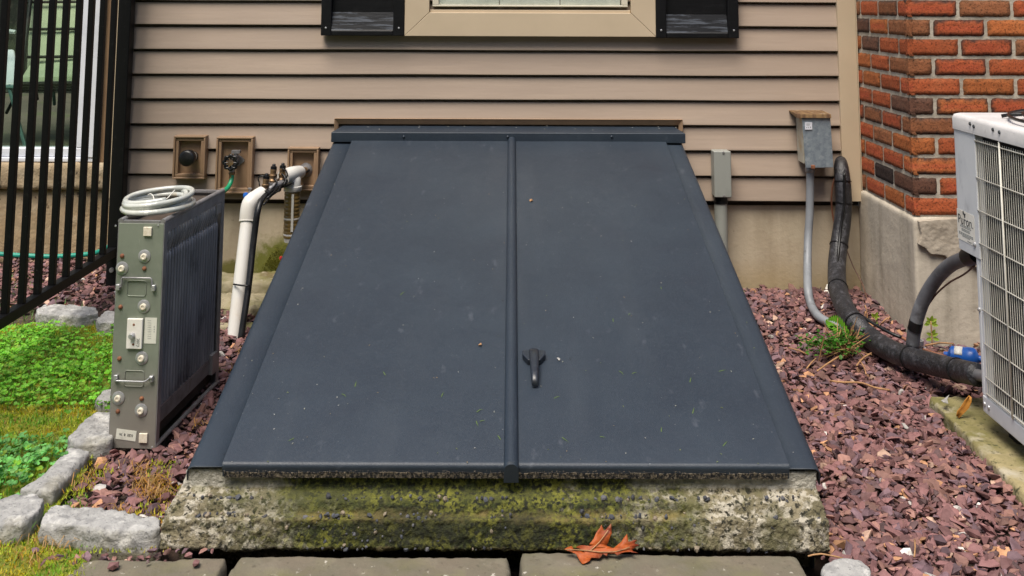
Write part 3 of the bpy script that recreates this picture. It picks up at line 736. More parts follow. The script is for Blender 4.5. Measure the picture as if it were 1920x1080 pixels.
def leaf(x0, x1):
    q = MB(); prof = []
    r0 = .010; top = .014
    # lip turned down over the bottom edge
    prof = [(-.006, -.017), (-.006, top - r0)]
    for i in range(1, 6):
        a = i / 5 * R(90)
        prof.append((-.006 + r0 - r0 * math.cos(a), top - r0 + r0 * math.sin(a)))
    for k in range(1, 9): prof.append((LEN * k / 8 - .012 * (k == 8), top))
    n = len(prof); NXX = 14
    vs = []; fs = []
    for i in range(NXX + 1):
        x = x0 + (x1 - x0) * i / NXX
        for (s, h) in prof:
            vs.append(dp(x, s, h + (.0012 * noise.noise(Vector((x * 5, s * 5, 3))) if s > .02 else 0)))
    for i in range(NXX):
        for j in range(n - 1): fs.append((i * n + j, (i + 1) * n + j, (i + 1) * n + j + 1, i * n + j + 1))
    q.add(vs, fs)
    # turned-down long edges
    for i in (0, NXX):
        ids = [i * n + j for j in range(n)]
        m0 = len(q.v)
        for j in ids: q.v.append(q.v[j] - sn * (.0125 if prof[j % n][0] > -.01 else .0))
        for a in range(1, n - 1): q.f.append((ids[a], ids[a + 1], m0 + a + 1, m0 + a))
    o = q.build('door_leaf', m_door, bk, smooth=40)
    g = MB(); gr_ = random.Random(int((x0 + 9) * 1000)); top_ = []
    for i in range(61): top_.append(dp(x0 + .004 + (x1 - x0 - .008) * i / 60, -.0064, -.004 - .004 * noise.noise(Vector((i * .35, x0 * 9, 0)))))
    g.prism(top_ + [dp(x1 - .004, -.0064, -.0175), dp(x0 + .004, -.0064, -.0175)], -su * .0010)
    for i in range(1500):
        x = gr_.uniform(x0 + .004, x1 - .004); h = -.017 + .019 * gr_.random() ** 1.6
        b0 = dp(x, -.0076, h); r0 = gr_.uniform(.0006, .0016)
        cc_ = Vector((gr_.uniform(-1, 1), 0, gr_.uniform(-1, 1))).normalized() * r0
        g.add([b0 - cc_, b0 + Vector((cc_.z, 0, -cc_.x)) * .5 - su * .001, b0 + cc_ * 1.6], [(0, 1, 2)])
    g.build('dusty_edge', m_grit, o)
    return o
leafL = leaf(lx0, SX - .004); leafR = leaf(SX + .010, lx1)
# half-round strip over the meeting edge
st = MB(); n = 12; S = [-.020, -.016, LEN * .25, LEN * .5, LEN * .75, LEN - .02, LEN + .004]
vs = []
for s in S:
    for i in range(n + 1):
        a = math.pi * i / n
        w_ = .0165 if s > -.018 else .0162
        vs.append(dp(SX + w_ * math.cos(a), s, .0142 + w_ * 1.05 * math.sin(a) - (.004 if s == S[0] else 0)))
    vs.append(dp(SX - .0165, s, -.018 if s < 0 else .010)); vs.append(dp(SX + .0165, s, -.018 if s < 0 else .010))
n2 = n + 3
fs = []
for k in range(len(S) - 1):
    for i in range(n2): fs.append((k * n2 + i, k * n2 + (i + 1) % n2, (k + 1) * n2 + (i + 1) % n2, (k + 1) * n2 + i))
fs.append(tuple(range(n2))); fs.append(tuple((len(S) - 1) * n2 + i for i in range(n2)))
st.add(vs, fs).build('centre_strip', m_door, bk, smooth=40)
# header
hd = MB()
hx0, hx1 = at(620.5, 256, y=-.13).x, at(1285.5, 258, y=-.13).x
hz1 = at(950, 249, y=-.13).z; hz0 = at(950, 268, y=-.13).z
bz = at(950, 236.5, y=-.022).z
hd.add([(hx0, -.13, hz0), (hx1, -.13, hz0), (hx1, -.13, hz1), (hx0, -.13, hz1), (hx0 + .028, -.0215, bz), (hx1 - .028, -.0215, bz), (hx0, -.0215, hz0), (hx1, -.0215, hz0)],
       [(0, 1, 2, 3), (3, 2, 5, 4), (0, 3, 4, 6), (1, 7, 5, 2), (0, 6, 7, 1), (4, 5, 7, 6)])
hd.build('header', m_door, bk, bevel=.003)
for px in (757, 952, 1147):
    p = at(px, 256.5, y=-.131)
    MB().lathe((p.x, -.1302, p.z), (0, -1, 0), [(0, .0055), (.003, .005), (.0045, .002)], 12).build('screw', m_door, bk, smooth=60)
# lever handle on the right leaf
hc = at(1001, 677, z=.148 + .28 * .45)
def on_slope(px, py, h=.014):
    lo, hi = 0., LEN
    for _ in range(50):
        m = (lo + hi) / 2; q = dp(0, m, h)
        g = at(px, py, y=q.y)
        if g.z > q.z: lo = m
        else: hi = m
    q = dp(0, lo, h); g = at(px, py, y=q.y)
    return g.x, lo
hx, hs = on_slope(1001, 672)
hn = MB()
pl = [(-.030, .012), (.030, .012), (.030, -.006), (.016, -.030), (-.016, -.030), (-.030, -.006)]
hnd = hn.prism([dp(hx + x, hs + s, .0145) for x, s in pl], sn * .016).build('handle', m_handle, leafR, bevel=.0025)
lv = MB()
prof = [(.022, .0125, .013, .026), (.012, .0140, .016, .038), (-.02, .0130, .026, .046), (-.065, .0112, .030, .047), (-.105, .0100, .028, .044), (-.120, .0085, .020, .034), (-.122, .0075, .016, .026)]
vs = []
for (s, wd, h0, h1) in prof:
    for (x, h) in ((-wd, h0), (-wd, h1 - .004), (-wd * .6, h1), (wd * .6, h1), (wd, h1 - .004), (wd, h0)):
        vs.append(dp(hx + x, hs + s, h))
fs = []
for k in range(len(prof) - 1):
    for i in range(6): fs.append((k * 6 + i, k * 6 + (i + 1) % 6, (k + 1) * 6 + (i + 1) % 6, (k + 1) * 6 + i))
fs += [tuple(range(6)), tuple((len(prof) - 1) * 6 + i for i in range(6))]
o = lv.add(vs, fs).build('lever', m_handle, leafR, smooth=50)
sm = o.modifiers.new('sub', 'SUBSURF'); sm.levels = sm.render_levels = 2
# side walls of the bulkhead below the flanges
for s_, x in ((-1, xl + .004), (1, xr - .012)):
    MB().prism([(x, -1.80, -.1), (x, -1.80, dp(0, .06, -.08).z), (x, -.10, dp(0, LEN, -.08).z), (x, -.10, -.1)], (.008, 0, 0)).build('side_wall', m_door, bk)

# concrete curb under the bulkhead
cb = thing('concrete_curb', 'weathered concrete curb covered in green moss under the cellar door', 'curb', (CX, -1.88, 0))
cl, cr = -.722, .688
def curb_sec(x, dl, f):
    yo = -f; gd = .010 + .014 * noise.noise(Vector((x * 6, 8, 8)))
    return [(x, -1.74, -.10), (x, -1.79, -.10), (x, -1.80, -.004), (x, -1.905 + yo, -.002), (x, -1.917 + yo, .008), (x, -1.912 + yo, .066), (x, -1.889 + gd, .0655), (x, -1.893 + yo, .071), (x, -1.886 + yo * .6, .089), (x, -1.866, .096), (x, -1.852, .099), (x, -1.849, .140), (x, -1.74, .142)]
secs = []
NS = 40
for i in range(NS + 1):
    u = i / NS
    x = cl + (cr - cl) * u
    f = .007 * noise.noise(Vector((x * 4, 1, 0))) + .004 * noise.noise(Vector((x * 13, 5, 0)))
    secs.append(curb_sec(x, 0, f))
q = MB(); n = len(secs[0])
for s in secs: q.v += [Vector(p) for p in s]
# flare the left end outwards towards its base
for i in range(len(q.v)):
    p = q.v[i]
    if p.x < cl + .05: p.x -= .035 * sstep(.13, .06, p.z) * sstep(cl + .05, cl, p.x)
    if p.x > cr - .04: p.x += .006 * sstep(.10, .07, p.z) * sstep(cr - .04, cr, p.x)
for k in range(NS):
    for i in range(n): q.f.append((k * n + i, k * n + (i + 1) % n, (k + 1) * n + (i + 1) % n, (k + 1) * n + i))
q.f.append(tuple(range(n))); q.f.append(tuple(NS * n + i for i in range(n)))
curb = q.build('curb_block', m_curb, cb)
roughen(curb, .0032, [(.06, .010), (.016, .008), (.006, .006), (.0028, .0030)], 1)
# stones showing in the concrete
pb = MB()
rr = random.Random(3)
ico = bmesh.new(); bmesh.ops.create_icosphere(ico, subdivisions=1, radius=1)
IV = [v.co.copy() for v in ico.verts]; IF = [tuple(v.index for v in f.verts) for f in ico.faces]; ico.free()
for i in range(620):
    x = rr.uniform(cl + .01, cr - .01)
    if noise.noise(Vector((x * 7, 3, 3))) + rr.uniform(-.35, .35) < -.02: continue
    band = rr.random()
    if band < .36: y, z = -1.905, .066 + rr.gauss(0, .006)
    elif band < .58: y, z = -1.880, .094 + rr.gauss(0, .003)
    elif band < .72: y, z = -1.914, .008 + rr.gauss(0, .003)
    else: y, z = -1.9125, rr.uniform(.012, .062)
    s = (.0022 + .0055 * rr.random() ** 1.8) * (1 if band < .72 else .7)
    e = Euler((rr.random() * 6, rr.random() * 6, rr.random() * 6)).to_matrix()
    sc_ = Vector((1, rr.uniform(.6, 1), rr.uniform(.6, 1))) * s
    c = rr.choice([(.055, .06, .075), (.07, .075, .09), (.04, .042, .05), (.05, .05, .055), (.10, .10, .11), (.22, .18, .13)])
    pb.add([Vector((x, y, z)) + e @ Vector((v.x * sc_.x, v.y * sc_.y, v.z * sc_.z)) * (1 + .25 * rr.uniform(-1, 1)) for v in IV], IF, c)
o = pb.build('pebbles', m_stone, cb); tag(o, kind='stuff')
# curb sides running back to the house
for x in (cl + .02, cr - .04):
    MB().box(x, x + .02, -1.74, -.06, -.1, .10).build('side_curb', m_curb, cb)

# ------------------------------------------------------------------ old footing beside the bulkhead
ft = thing('broken_footing', 'broken mossy concrete footing at the wall beside the white pipe', 'footing', (-.95, -.2, 0))
o = MB().box(-1.32, -.70, -.15, .011, -.1, .088).build('footing_slab', m_foot, ft); roughen(o, .009, [(.06, .02), (.018, .008)], 2)
o = MB().box(-1.15, -.71, -.33, -.152, -.1, .045).build('rubble', m_foot, ft); roughen(o, .009, [(.06, .05), (.02, .018)], 2)
o = MB().box(-1.2, -.71, -.47, -.42, -.1, .022).build('stone_strip', m_foot, ft); roughen(o, .007, [(.05, .012)], 2)
# moss cushion growing on the wall face
ms = MB(); rr = random.Random(5)
for i in range(1500):
    px, py = rr.gauss(520, 24), rr.gauss(490, 17)
    if py > 514 or py < 447 or px > 556: continue
    if py < 515 - 62 * math.exp(-((px - 527) / 30) ** 2): continue
    p = at(px, py, y=.0105)
    l = rr.uniform(.004, .010); d = Vector((rr.uniform(-.6, .6), -1, rr.uniform(-.2, .8))).normalized() * l
    w_ = Vector((rr.uniform(-1, 1), 0, rr.uniform(-1, 1))).normalized() * .0016
    g = rr.random()
    c = (.20 + .10 * g, .21 + .07 * g, .03 + .02 * g)
    ms.add([p - w_, p + w_, p + d], [(0, 1, 2)], c)
tag(ms.build('moss', m_leaf), 'green moss patch on the foundation wall', 'moss', kind='stuff')

# ------------------------------------------------------------------ metal filter cell standing on end
FX0, FX1, FY0, FY1, FZ1 = -1.073, -.943, -1.420, -.955, .586
fc = thing('filter_cell', 'old metal electronic air filter cell standing on end on the gravel', 'filter cell', (FX1, FY0, 0))
fc.rotation_euler = (0, 0, -R(3.8))
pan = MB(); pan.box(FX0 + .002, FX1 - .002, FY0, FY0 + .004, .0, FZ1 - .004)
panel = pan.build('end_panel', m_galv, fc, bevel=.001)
fr = MB()
for x0, x1 in ((FX0, FX0 + .0035), (FX1 - .0035, FX1)):
    fr.box(x0, x1, FY0 + .001, FY0 + .022, 0, FZ1)
    fr.box(x0, x1, FY1 - .022, FY1, 0, FZ1)
    fr.box(x0, x1, FY0 + .022, FY1 - .022, FZ1 - .030, FZ1)
    fr.box(x0, x1, FY0 + .022, FY1 - .022, 0, .012)
fr.box(FX0 + .0036, FX1 - .0036, FY1 - .004, FY1, 0, FZ1 - .001)
for x in (FX0 + .006, FX1 - .006):
    fr.tube([(x, FY0 + .001, FZ1 + .001), (x, FY1, FZ1 + .001)], .0075, 10)
fr.box(FX0 + .014, FX1 - .014, FY0 + .0005, FY0 + .012, FZ1 - .004, FZ1 + .003)
fr.box(FX0 + .014, FX1 - .014, FY1 - .014, FY1, FZ1 - .004, FZ1 + .003)
fr.tube([(FX1 - .003, FY0 + .004, .006), (FX1 - .003, FY1, .006)], .006, 8)
fr.build('frame', m_steel, fc, smooth=40)
MB().box(FX0 + .012, FX1 - .022, FY0 + .006, FY1 - .006, .012, FZ1 - .014).build('core', m_dkin, fc)
# collector fins: ridged sheet, curling inwards at the top
fn = MB(); NF = 21
y0, y1 = FY0 + .022, FY1 - .022
for i in range(NF):
    yc = y0 + (y1 - y0) * (i + .5) / NF; wv = (y1 - y0) / NF * .5
    xx = FX1 - .013
    fn.tube([(xx, yc, .095), (xx, yc, .3), (xx, yc, .472), (xx - .002, yc + .002, .490), (xx - .008, yc + .006, .503), (xx - .016, yc + .010, .508)], wv * .60, 8, step=.012)
fins = fn.build('fins', m_fin, fc, smooth=60)
fn = MB()
for i in range(NF):
    yc = y0 + (y1 - y0) * (i + .5) / NF
    fn.tube([(FX1 - .022, yc, .482), (FX1 - .012, yc - .002, .517), (FX1 - .006, yc, .538), (FX1 - .010, yc + .002, .555)], .0055, 6, step=.008)
fn.build('upper_fins', m_fin, fc, smooth=60)
cmb = MB()
for i in range(46):
    yc = y0 + (y1 - y0 - .03) * i / 45
    cmb.box(FX1 - .020, FX1 - .007, yc, yc + .0035, .052, .088, Matrix.Translation((0, 0, 0)))
cmb.box(FX1 - .022, FX1 - .008, y0, y1, .089, .094)
cmb.build('ioniser_comb', m_steel, fc)
br = MB(); br.box(FX1 - .012, FX1 + .0015, FY1 - .062, FY1 - .024, .045, .105)
br.build('bracket', m_steel, fc, bevel=.002)
br = MB(); br.box(FX1 - .010, FX1 + .001, FY1 - .064, FY1 - .026, FZ1 - .062, FZ1 - .031)
br.build('bracket', m_steel, fc, bevel=.002)
def fp(px, py, d=0):
    p = at(px, py, y=FY0 - d); return p
for (px, py) in ((270, 481), (227, 504), (269, 575), (265, 672), (220, 748), (264, 770)):
    p = fp(px, py)
    k = MB().lathe(p, (0, -1, 0), [(-.001, .0176), (.002, .0172), (.0034, .014), (.0038, .0105)], 24).build('insulator', m_bright, fc, smooth=50)
    MB().lathe(p + Vector((0, -.0036, 0)), (0, -1, 0), [(0, .0085), (.005, .0082), (.0058, .0066), (.0058, .0045), (.0046, .0040)], 20).build('ceramic_button', m_ceramic, k, smooth=50)
for (px, py) in ((227, 481), (270, 504), (224, 577), (222, 674), (265, 748), (219, 773)):
    MB().lathe(fp(px, py), (0, -1, 0), [(-.001, .0062), (.003, .0056), (.0052, .003)], 12).build('rivet', m_rust, fc, smooth=60)
for (px, py) in ((277, 434), (269, 821)):
    p = fp(px, py); MB().box(p.x - .0115, p.x + .0115, FY0 - .006, FY0 - .0004, p.z - .012, p.z + .012).build('pad', m_ceramic, fc, bevel=.0015)
def clip(px, py):
    p = fp(px, py); MB().box(p.x - .0055, p.x + .0055, FY0 - .010, FY0 - .0004, p.z - .008, p.z + .008).build('clip', m_bright, fc, bevel=.002)
for c in ((221, 539), (289, 539), (217, 709), (285, 709)): clip(*c)
def wire(pts, r, m, nm, parent, d=.008): return MB().tube([fp(px, py, d) for px, py in pts], r, 8, smooth=False).build(nm, m, parent, smooth=60)
wire([(221, 541), (226, 538), (226.5, 524), (228, 522), (282, 522), (284, 524), (284.5, 539), (289, 541)], .0024, m_steel, 'handle', fc)
wire([(217, 711), (215, 716), (268, 716.5), (274, 715), (281, 709), (285, 709)], .0024, m_bright, 'handle', fc, .012)
def rrect(px0, py0, px1, py1, r, m, nm, th):
    a, b = fp(px0, py0), fp(px1, py1)
    pts = []
    for (cx, cz, a0) in ((b.x - r, a.z - r, 0), (a.x + r, a.z - r, 90), (a.x + r, b.z + r, 180), (b.x - r, b.z + r, 270)):
        for i in range(5): pts.append((cx + r * math.cos(R(a0 + i * 22.5)), FY0 - .0006, cz + r * math.sin(R(a0 + i * 22.5))))
    pts.append(pts[0])
    return MB().tube(pts, th, 6, smooth=False).build(nm, m, fc, smooth=60)
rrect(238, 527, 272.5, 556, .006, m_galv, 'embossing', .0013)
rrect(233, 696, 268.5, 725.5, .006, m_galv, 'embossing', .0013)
a, b = fp(239, 597), fp(266.5, 654)
pl = MB().box(a.x, b.x, FY0 - .008, FY0 - .0004, b.z, a.z).build('white_plate', m_whitepl, fc, bevel=.002)
p = fp(249.5, 628)
MB().lathe((p.x, FY0 - .008, p.z), (0, -1, 0), [(0, .0078), (.011, .0072), (.0125, .006)], 18).build('post', m_bright, pl, smooth=50)
for px, py in ((252, 608), (251, 645)):
    p = fp(px, py); MB().lathe((p.x, FY0 - .0078, p.z), (0, -1, 0), [(0, .0032), (.0009, .0030)], 12).build('screw', m_rust, pl)
tx = MB()
text_into(tx, '2073', frame_m(fp(260, 641) + Vector((0, -.0088, 0)), (0, 0, -1), (1, 0, 0)), .011)
tx.build('lettering', m_inklt, pl)
a, b = fp(271.5, 596), fp(292.5, 644.5)
stk = MB().box(a.x, b.x, FY0 - .0009, FY0 - .0002, b.z, a.z).build('sticker', m_paper, fc)
tx = MB()
for px, w_, s_ in ((277.5, 34, .006), (280, 34, .006), (282.5, 36, .006)):
    for k in range(9):
        q0 = fp(px, 601 + k * 4.2); tx.box(q0.x - .0008, q0.x + .0008, FY0 - .0012, FY0 - .0011, q0.z - .0018, q0.z + .0011 * rnd.random())
for k in range(3):
    q0 = fp(289, 613 + k * 4.5); tx.box(q0.x - .001, q0.x + .001, FY0 - .0012, FY0 - .0011, q0.z - .0018, q0.z + .0018)
tx.build('lettering', m_inklt, stk)
c = fp(235, 817); mm = frame_m(c + Vector((0, -.0007, 0)), (1, 0, -.10), (.10, 0, 1))
stk = MB().box(-.0275, .0275, -.013, .013, -.0003, .0003, mm).build('sticker', m_paper, fc)
tx = MB(); m2 = mm @ Matrix.Rotation(math.pi, 4, 'Z')
text_into(tx, 'SIZE  8  70', m2 @ Matrix.Translation((0, -.001, .0006)), .0085)
tx.build('lettering', m_ink, stk)
for px, py in ((214, 425), (296, 423), (203, 838), (285, 839)):
    MB().lathe(fp(px, py), (0, -1, 0), [(-.001, .003), (.002, .002)], 8).build('screw', m_bright, fc)

# coil of tubing on the filter cell
tc_ = thing('tubing_coil', 'coil of milky clear plastic tubing tied with white string on top of the filter cell', 'tubing', (-1.02, -1.27, FZ1))
cc = at(299, 390, y=-1.27)
pts = []
NL_ = 4 * 24 + 8
for i in range(NL_):
    a = i / 24 * 2 * math.pi + R(195); t_ = i / NL_
    rx = .088 + .006 * math.sin(i / 24 * 1.9 + .5); ry = .098 + .012 * math.cos(i / 24 * 2.3)
    ox = .006 * math.sin(i / 24 * 2.1) + .003 * math.sin(i * .8); tilt_ = .004 + .014 * t_
    zc = FZ1 + .0155 + .024 * t_ + tilt_ * (math.cos(a) + 1) * .55 + .006 * t_ * math.sin(a)
    pts.append((cc.x - .002 + ox + rx * math.cos(a), -1.285 + ry * math.sin(a), zc))
MB().tube(pts, .0076, 10, step=.02).build('tube_coil', m_clear, tc_, smooth=180)
sg = MB()
def S3(px, py, y): return at(px, py, y=y)
sg.tube([S3(238, 408, -1.36), S3(243, 393, -1.37), S3(250, 385, -1.38), S3(262, 383, -1.36), S3(272, 384, -1.35), S3(284, 381, -1.33)], .0014, 6)
sg.tube([S3(277, 366, -1.30), S3(282, 363.5, -1.3), S3(287, 367, -1.32), S3(290, 377, -1.35), S3(296, 379, -1.36), S3(312, 373, -1.36), S3(320, 365, -1.34), S3(328, 356, -1.28)], .0014, 6)
sg.tube([S3(288, 380, -1.36), S3(276, 381, -1.37), S3(266, 386, -1.38), S3(272, 390, -1.385), S3(276, 383, -1.38), S3(268, 382, -1.37), S3(262, 387, -1.385), S3(269, 392, -1.39), S3(264, 398, -1.395), S3(268, 401, -1.395)], .0014, 6)
sg.build('string', m_whitepl, tc_, smooth=180)

# ------------------------------------------------------------------ things on the wall at the left
vc = thing('capped_pipe', 'short pipe with a round black cap in the upper left mounting block', 'capped pipe', at(358, 296, y=-.01))
c0 = at(366, 292, y=-.005)
c1 = at(349, 297, y=-.10)
ax = (c1 - c0).normalized()
MB().lathe(c0, ax, [(0, .020), ((c1 - c0).length - .03, .020)], 20).build('stub', m_blackpl, vc, smooth=50)
MB().lathe(c0 + ax * ((c1 - c0).length - .052), ax, [(0, .024), (.008, .025), (.009, .0205)], 20).build('clamp', m_whitepl, vc, smooth=50)
MB().lathe(c1 - ax * .03, ax, [(0, .031), (.022, .033), (.030, .031), (.034, .024), (.0345, .0)], 28).build('cap', m_blackpl, vc, smooth=50)

sp_ = thing('spigot', 'black wheel garden tap with a green hose in the tall mounting block', 'tap', at(440, 300, y=-.01))
c = at(437, 303, y=-.075)
pc = at(448, 299, y=-.012)
fl = MB(); fl.prism([(pc.x + x, -.0225, pc.z + z) for x, z in ((-.032, .012), (-.018, .022), (.004, .020), (.026, .003), (.026, -.006), (.004, -.024), (-.02, -.022), (-.032, -.012))], (0, -.004, 0))
fl.build('flange_plate', m_steel, sp_, bevel=.001)
bd = MB(); bd.tube([(pc.x - .008, -.012, pc.z + .001), (c.x + .002, -.05, c.z + .004), (c.x, -.068, c.z)], .013, 12); bd.tube([(c.x + .001, -.05, c.z + .005), at(436, 318, y=-.058), at(434, 328, y=-.062)], [.012, .0105, .010], 12)
bd.tube([(c.x + .004, -.050, c.z + .006), (c.x + .005, -.050, c.z + .035)], .010, 10); bd.box(c.x - .012, c.x + .022, -.062, -.040, c.z + .030, c.z + .042)
bd.build('tap_body', m_steel, sp_, smooth=50)
wh = MB()
NL = 8; ring = []
for i in range(48):
    a = 2 * math.pi * i / 48; r1 = .0265 + .003 * math.cos(a * NL)
    ring.append((c.x - .006 + r1 * math.cos(a), -.088, c.z - .002 + r1 * math.sin(a)))
ring.append(ring[0])
wh.tube(ring, .0058, 8, smooth=False)
for i in range(4):
    a = math.pi * i / 4; wh.tube([(c.x - .006 + .025 * math.cos(a), -.088, c.z - .002 + .025 * math.sin(a)), (c.x - .006 - .025 * math.cos(a), -.088, c.z - .002 - .025 * math.sin(a))], .004, 6)
wh.build('handwheel', m_blackpl, sp_, smooth=60)
MB().lathe((c.x - .006, -.084, c.z - .002), (0, -1, 0), [(0, .0125), (.009, .012), (.010, .006)], 16).build('hub', m_brass, sp_, smooth=50)
MB().lathe(at(435, 322, y=-.06), Vector((-.05, -.1, -1)), [(0, .0125), (.006, .0135), (.010, .0125), (.012, .010), (.026, .0098)], 16).build('hose_coupling', m_brass, sp_, smooth=50)
gh = thing('garden_hose', 'bright green garden hose hanging down from the tap behind the filter cell', 'hose', at(434, 330, y=-.06))
MB().tube([at(435, 328, y=-.062), at(434, 338, y=-.066), at(428, 351, y=-.09), at(415, 362, y=-.14), at(398, 372, y=-.2), at(385, 392, y=-.25), at(378, 430, y=-.28), at(372, 520, y=-.3), at(360, 560, y=-.30)], .0092, 12).build('hose', m_green, gh, smooth=180)
th = thing('garden_hose', 'teal garden hose lying along the porch foundation behind the fence', 'hose', at(60, 480, y=.28))
MB().tube([at(-90, 471, y=.30), at(-20, 475, y=.30), at(40, 479, y=.29), at(100, 481, y=.285), at(150, 478, y=.28), at(180, 474, y=.27), at(205, 462, y=.22)], .0105, 12).build('hose', m_teal, th, smooth=180)

# drain pipe, valves and filter
dpipe = thing('drain_pipe', 'white plastic drain pipe leaning from the gravel up to the valves', 'pipe', at(438, 632, z=.02))
f0 = at(438, 636, z=-.01); f1 = at(464, 412, y=-.36)
MB().lathe(f0, f1 - f0, [(0, .0248), ((f1 - f0).length, .0248)], 24).build('pipe', m_pvc, dpipe, smooth=50)
el = MB()
e0 = f1; e1 = at(466, 392, y=-.355); e2 = at(471, 379, y=-.345); e3 = at(481, 371, y=-.325); e4 = at(493, 363, y=-.30)
el.tube([e0, e1, e2, e3, e4], [.0300, .0302, .032, .0305, .0295], 18, step=.008)
el.build('elbow', m_pvc, dpipe, smooth=50)
MB().lathe(e0 - Vector((0, 0, .002)), f0 - f1, [(0, .0308), (.006, .0308)], 24).build('collar', m_pvc, dpipe, smooth=50)
vm = thing('valve_manifold', 'corroded brass valve manifold with black caps on the pipe from the wall', 'valves', at(520, 345, y=-.2))
MB().tube([at(492, 363, y=-.30), at(510, 352, y=-.24), at(540, 338, y=-.15), at(575, 318, y=-.012)], .019, 14, smooth=False).build('supply_pipe', m_brass, vm, smooth=50)
MB().lathe(at(576, 317, y=-.0), Vector((-.4, -1, -.1)), [(0, .034), (.018, .033), (.030, .022), (.045, .021)], 16).build('wall_flange', m_steel, vm, smooth=50)
for (px, py, y) in ((497, 356, -.29), (511, 338, -.25), (528, 336, -.22)):
    p = at(px, py, y=y); up = Vector((.06, .05, 1))
    v = MB().lathe(p, up, [(-.006, .016), (.0, .0165), (.004, .012), (.012, .012), (.014, .014), (.020, .014), (.022, .0115), (.034, .0115), (.036, .0125), (.042, .012)], 14).build('valve', m_brass, vm, smooth=50)
    MB().lathe(p + up.normalized() * .042, up, [(0, .0125), (.010, .012), (.012, .007), (.018, .0065), (.02, .004)], 12).build('valve_cap', m_blackpl, v, smooth=50)
mf = MB(); mf.tube([at(496, 362, y=-.29), at(512, 350, y=-.27), at(530, 343, y=-.23)], .013, 10); mf.tube([at(478, 376, y=-.30), at(492, 356, y=-.31)], .003, 6)
mf.box(*[v for pr in zip((at(505, 349, y=-.27) - Vector((.014, .012, .012))), (at(505, 349, y=-.27) + Vector((.014, .012, .012)))) for v in pr])
mf.build('fittings', m_steel, vm, smooth=40)
for pts in ([(486, 342), (484, 334), (489, 330), (497, 331)], [(486, 342), (488, 352), (499, 356), (505, 352)], [(529, 316), (537, 321), (539, 329), (534, 336), (528, 338)]):
    MB().tube([at(px, py, y=-.30 if px < 510 else -.235) for px, py in pts], .0026, 8).build('valve_wire', m_blackpl, vm, smooth=180)
p = at(462, 366, y=-.34); MB().lathe(p, (-.5, -.8, .1), [(-.006, .008), (.0, .011), (.008, .010), (.010, .003)], 12).build('blue_knob', m_blue, vm, smooth=60)
MB().lathe(at(468, 358, y=-.33), (.1, 0, 1), [(-.014, .004), (.006, .005), (.007, .008), (.011, .008)], 10).build('stem', m_steel, vm, smooth=60)
fh = thing('water_filter', 'amber tinted clear cartridge filter hanging below a white head by the wall', 'water filter', at(547, 400, y=-.16))
ft_ = at(549, 352, y=-.16); fbm = at(546, 446, y=-.16)
hdm = MB(); hdm.lathe(ft_ + Vector((0, 0, -.012)), (0, 0, 1), [(0, .034), (.002, .036), (.018, .036), (.020, .031), (.05, .030), (.062, .018)], 24)
hdm.tube([at(531, 333, y=-.21), at(547, 327, y=-.16), at(562, 323, y=-.09)], [.030, .031, .026], 16)
hdm.build('filter_head', m_pvc, fh, smooth=50)
bw_ = MB(); pr = [(0, .027)]
Lf = (ft_ - fbm).length - .014
for k in range(12):
    h = Lf * (k + .5) / 12; pr += [(h - .006, .0300), (h - .004, .0312), (h + .004, .0312), (h + .006, .0300)]
pr += [(Lf, .028)]
bowl = bw_.lathe(fbm, (0, 0, 1), pr, 24).build('filter_bowl', m_filter, fh, smooth=40)
MB().lathe(fbm + Vector((0, 0, -.016)), (0, 0, 1), [(0, .016), (.002, .027), (.034, .0316), (.036, .030)], 24).build('bowl_end', m_pvc, fh, smooth=50)
MB().box(fbm.x + .004, fbm.x + .013, fbm.y - .0335, fbm.y - .028, fbm.z + .03, ft_.z - .02).build('scale_strip', m_whitepl, fh)
MB().lathe(fbm + (ft_ - fbm) * .38, (0, 0, 1), [(0, .0318), (.004, .0322), (.006, .0318)], 24).build('band', m_pvc, fh, smooth=50)
cbz = thing('black_cable', 'black cable bundle strapped down the white drain pipe from the wall', 'cable', at(450, 630, z=.0))
path = [(577, 320, -.02), (562, 330, -.07), (545, 338, -.15), (530, 347, -.215), (512, 357, -.285), (497, 367, -.33), (488, 380, -.375), (483, 400, -.40), (479, 430, -.41), (474, 470, -.43), (470, 510, -.46), (465, 550, -.49), (459, 590, -.52), (452, 636, -.55)]
for dx, dz, r0 in ((0, 0, .0105), (-7, 4, .0075), (5, -3, .006)):
    k = .55
    MB().tube([at(px + dx * (1 if i < 6 else .45), py + dz * (1 if i < 6 else .3), y=y) for i, (px, py, y) in enumerate(path)], r0, 10).build('cable', m_blackpl, cbz, smooth=180)
for pts_ in ([(574, 322, -.06), (560, 338, -.12), (548, 344, -.20), (534, 350, -.24), (521, 352, -.28), (512, 362, -.33), (500, 372, -.36)], [(570, 318, -.05), (556, 326, -.13), (538, 338, -.22), (526, 349, -.27), (522, 358, -.30), (510, 366, -.33), (494, 384, -.39)], [(497, 366, -.32), (505, 358, -.31), (514, 350, -.29), (519, 341, -.27), (515, 334, -.26)], [(530, 348, -.26), (536, 340, -.25), (533, 330, -.24), (528, 326, -.23)]):
    MB().tube([at(px, py, y=y) for px, py, y in pts_], .0034, 8).build('cable', m_blackpl, cbz, smooth=180)
for px, py in ((540, 340), (520, 352), (500, 365)):
    p = at(px, py, y=-.16 - (540 - px) * .0042); MB().lathe(p, Vector((.8, .9, .35)), [(0, .018), (.004, .0185), (.006, .018)], 12).build('tie', m_blackpl, cbz, smooth=50)
p = at(449, 535, y=-.43); MB().tube([at(438, 533, y=-.47), at(452, 535, y=-.50), at(470, 536, y=-.50)], .0032, 8).build('tie', m_blackpl, cbz, smooth=180)
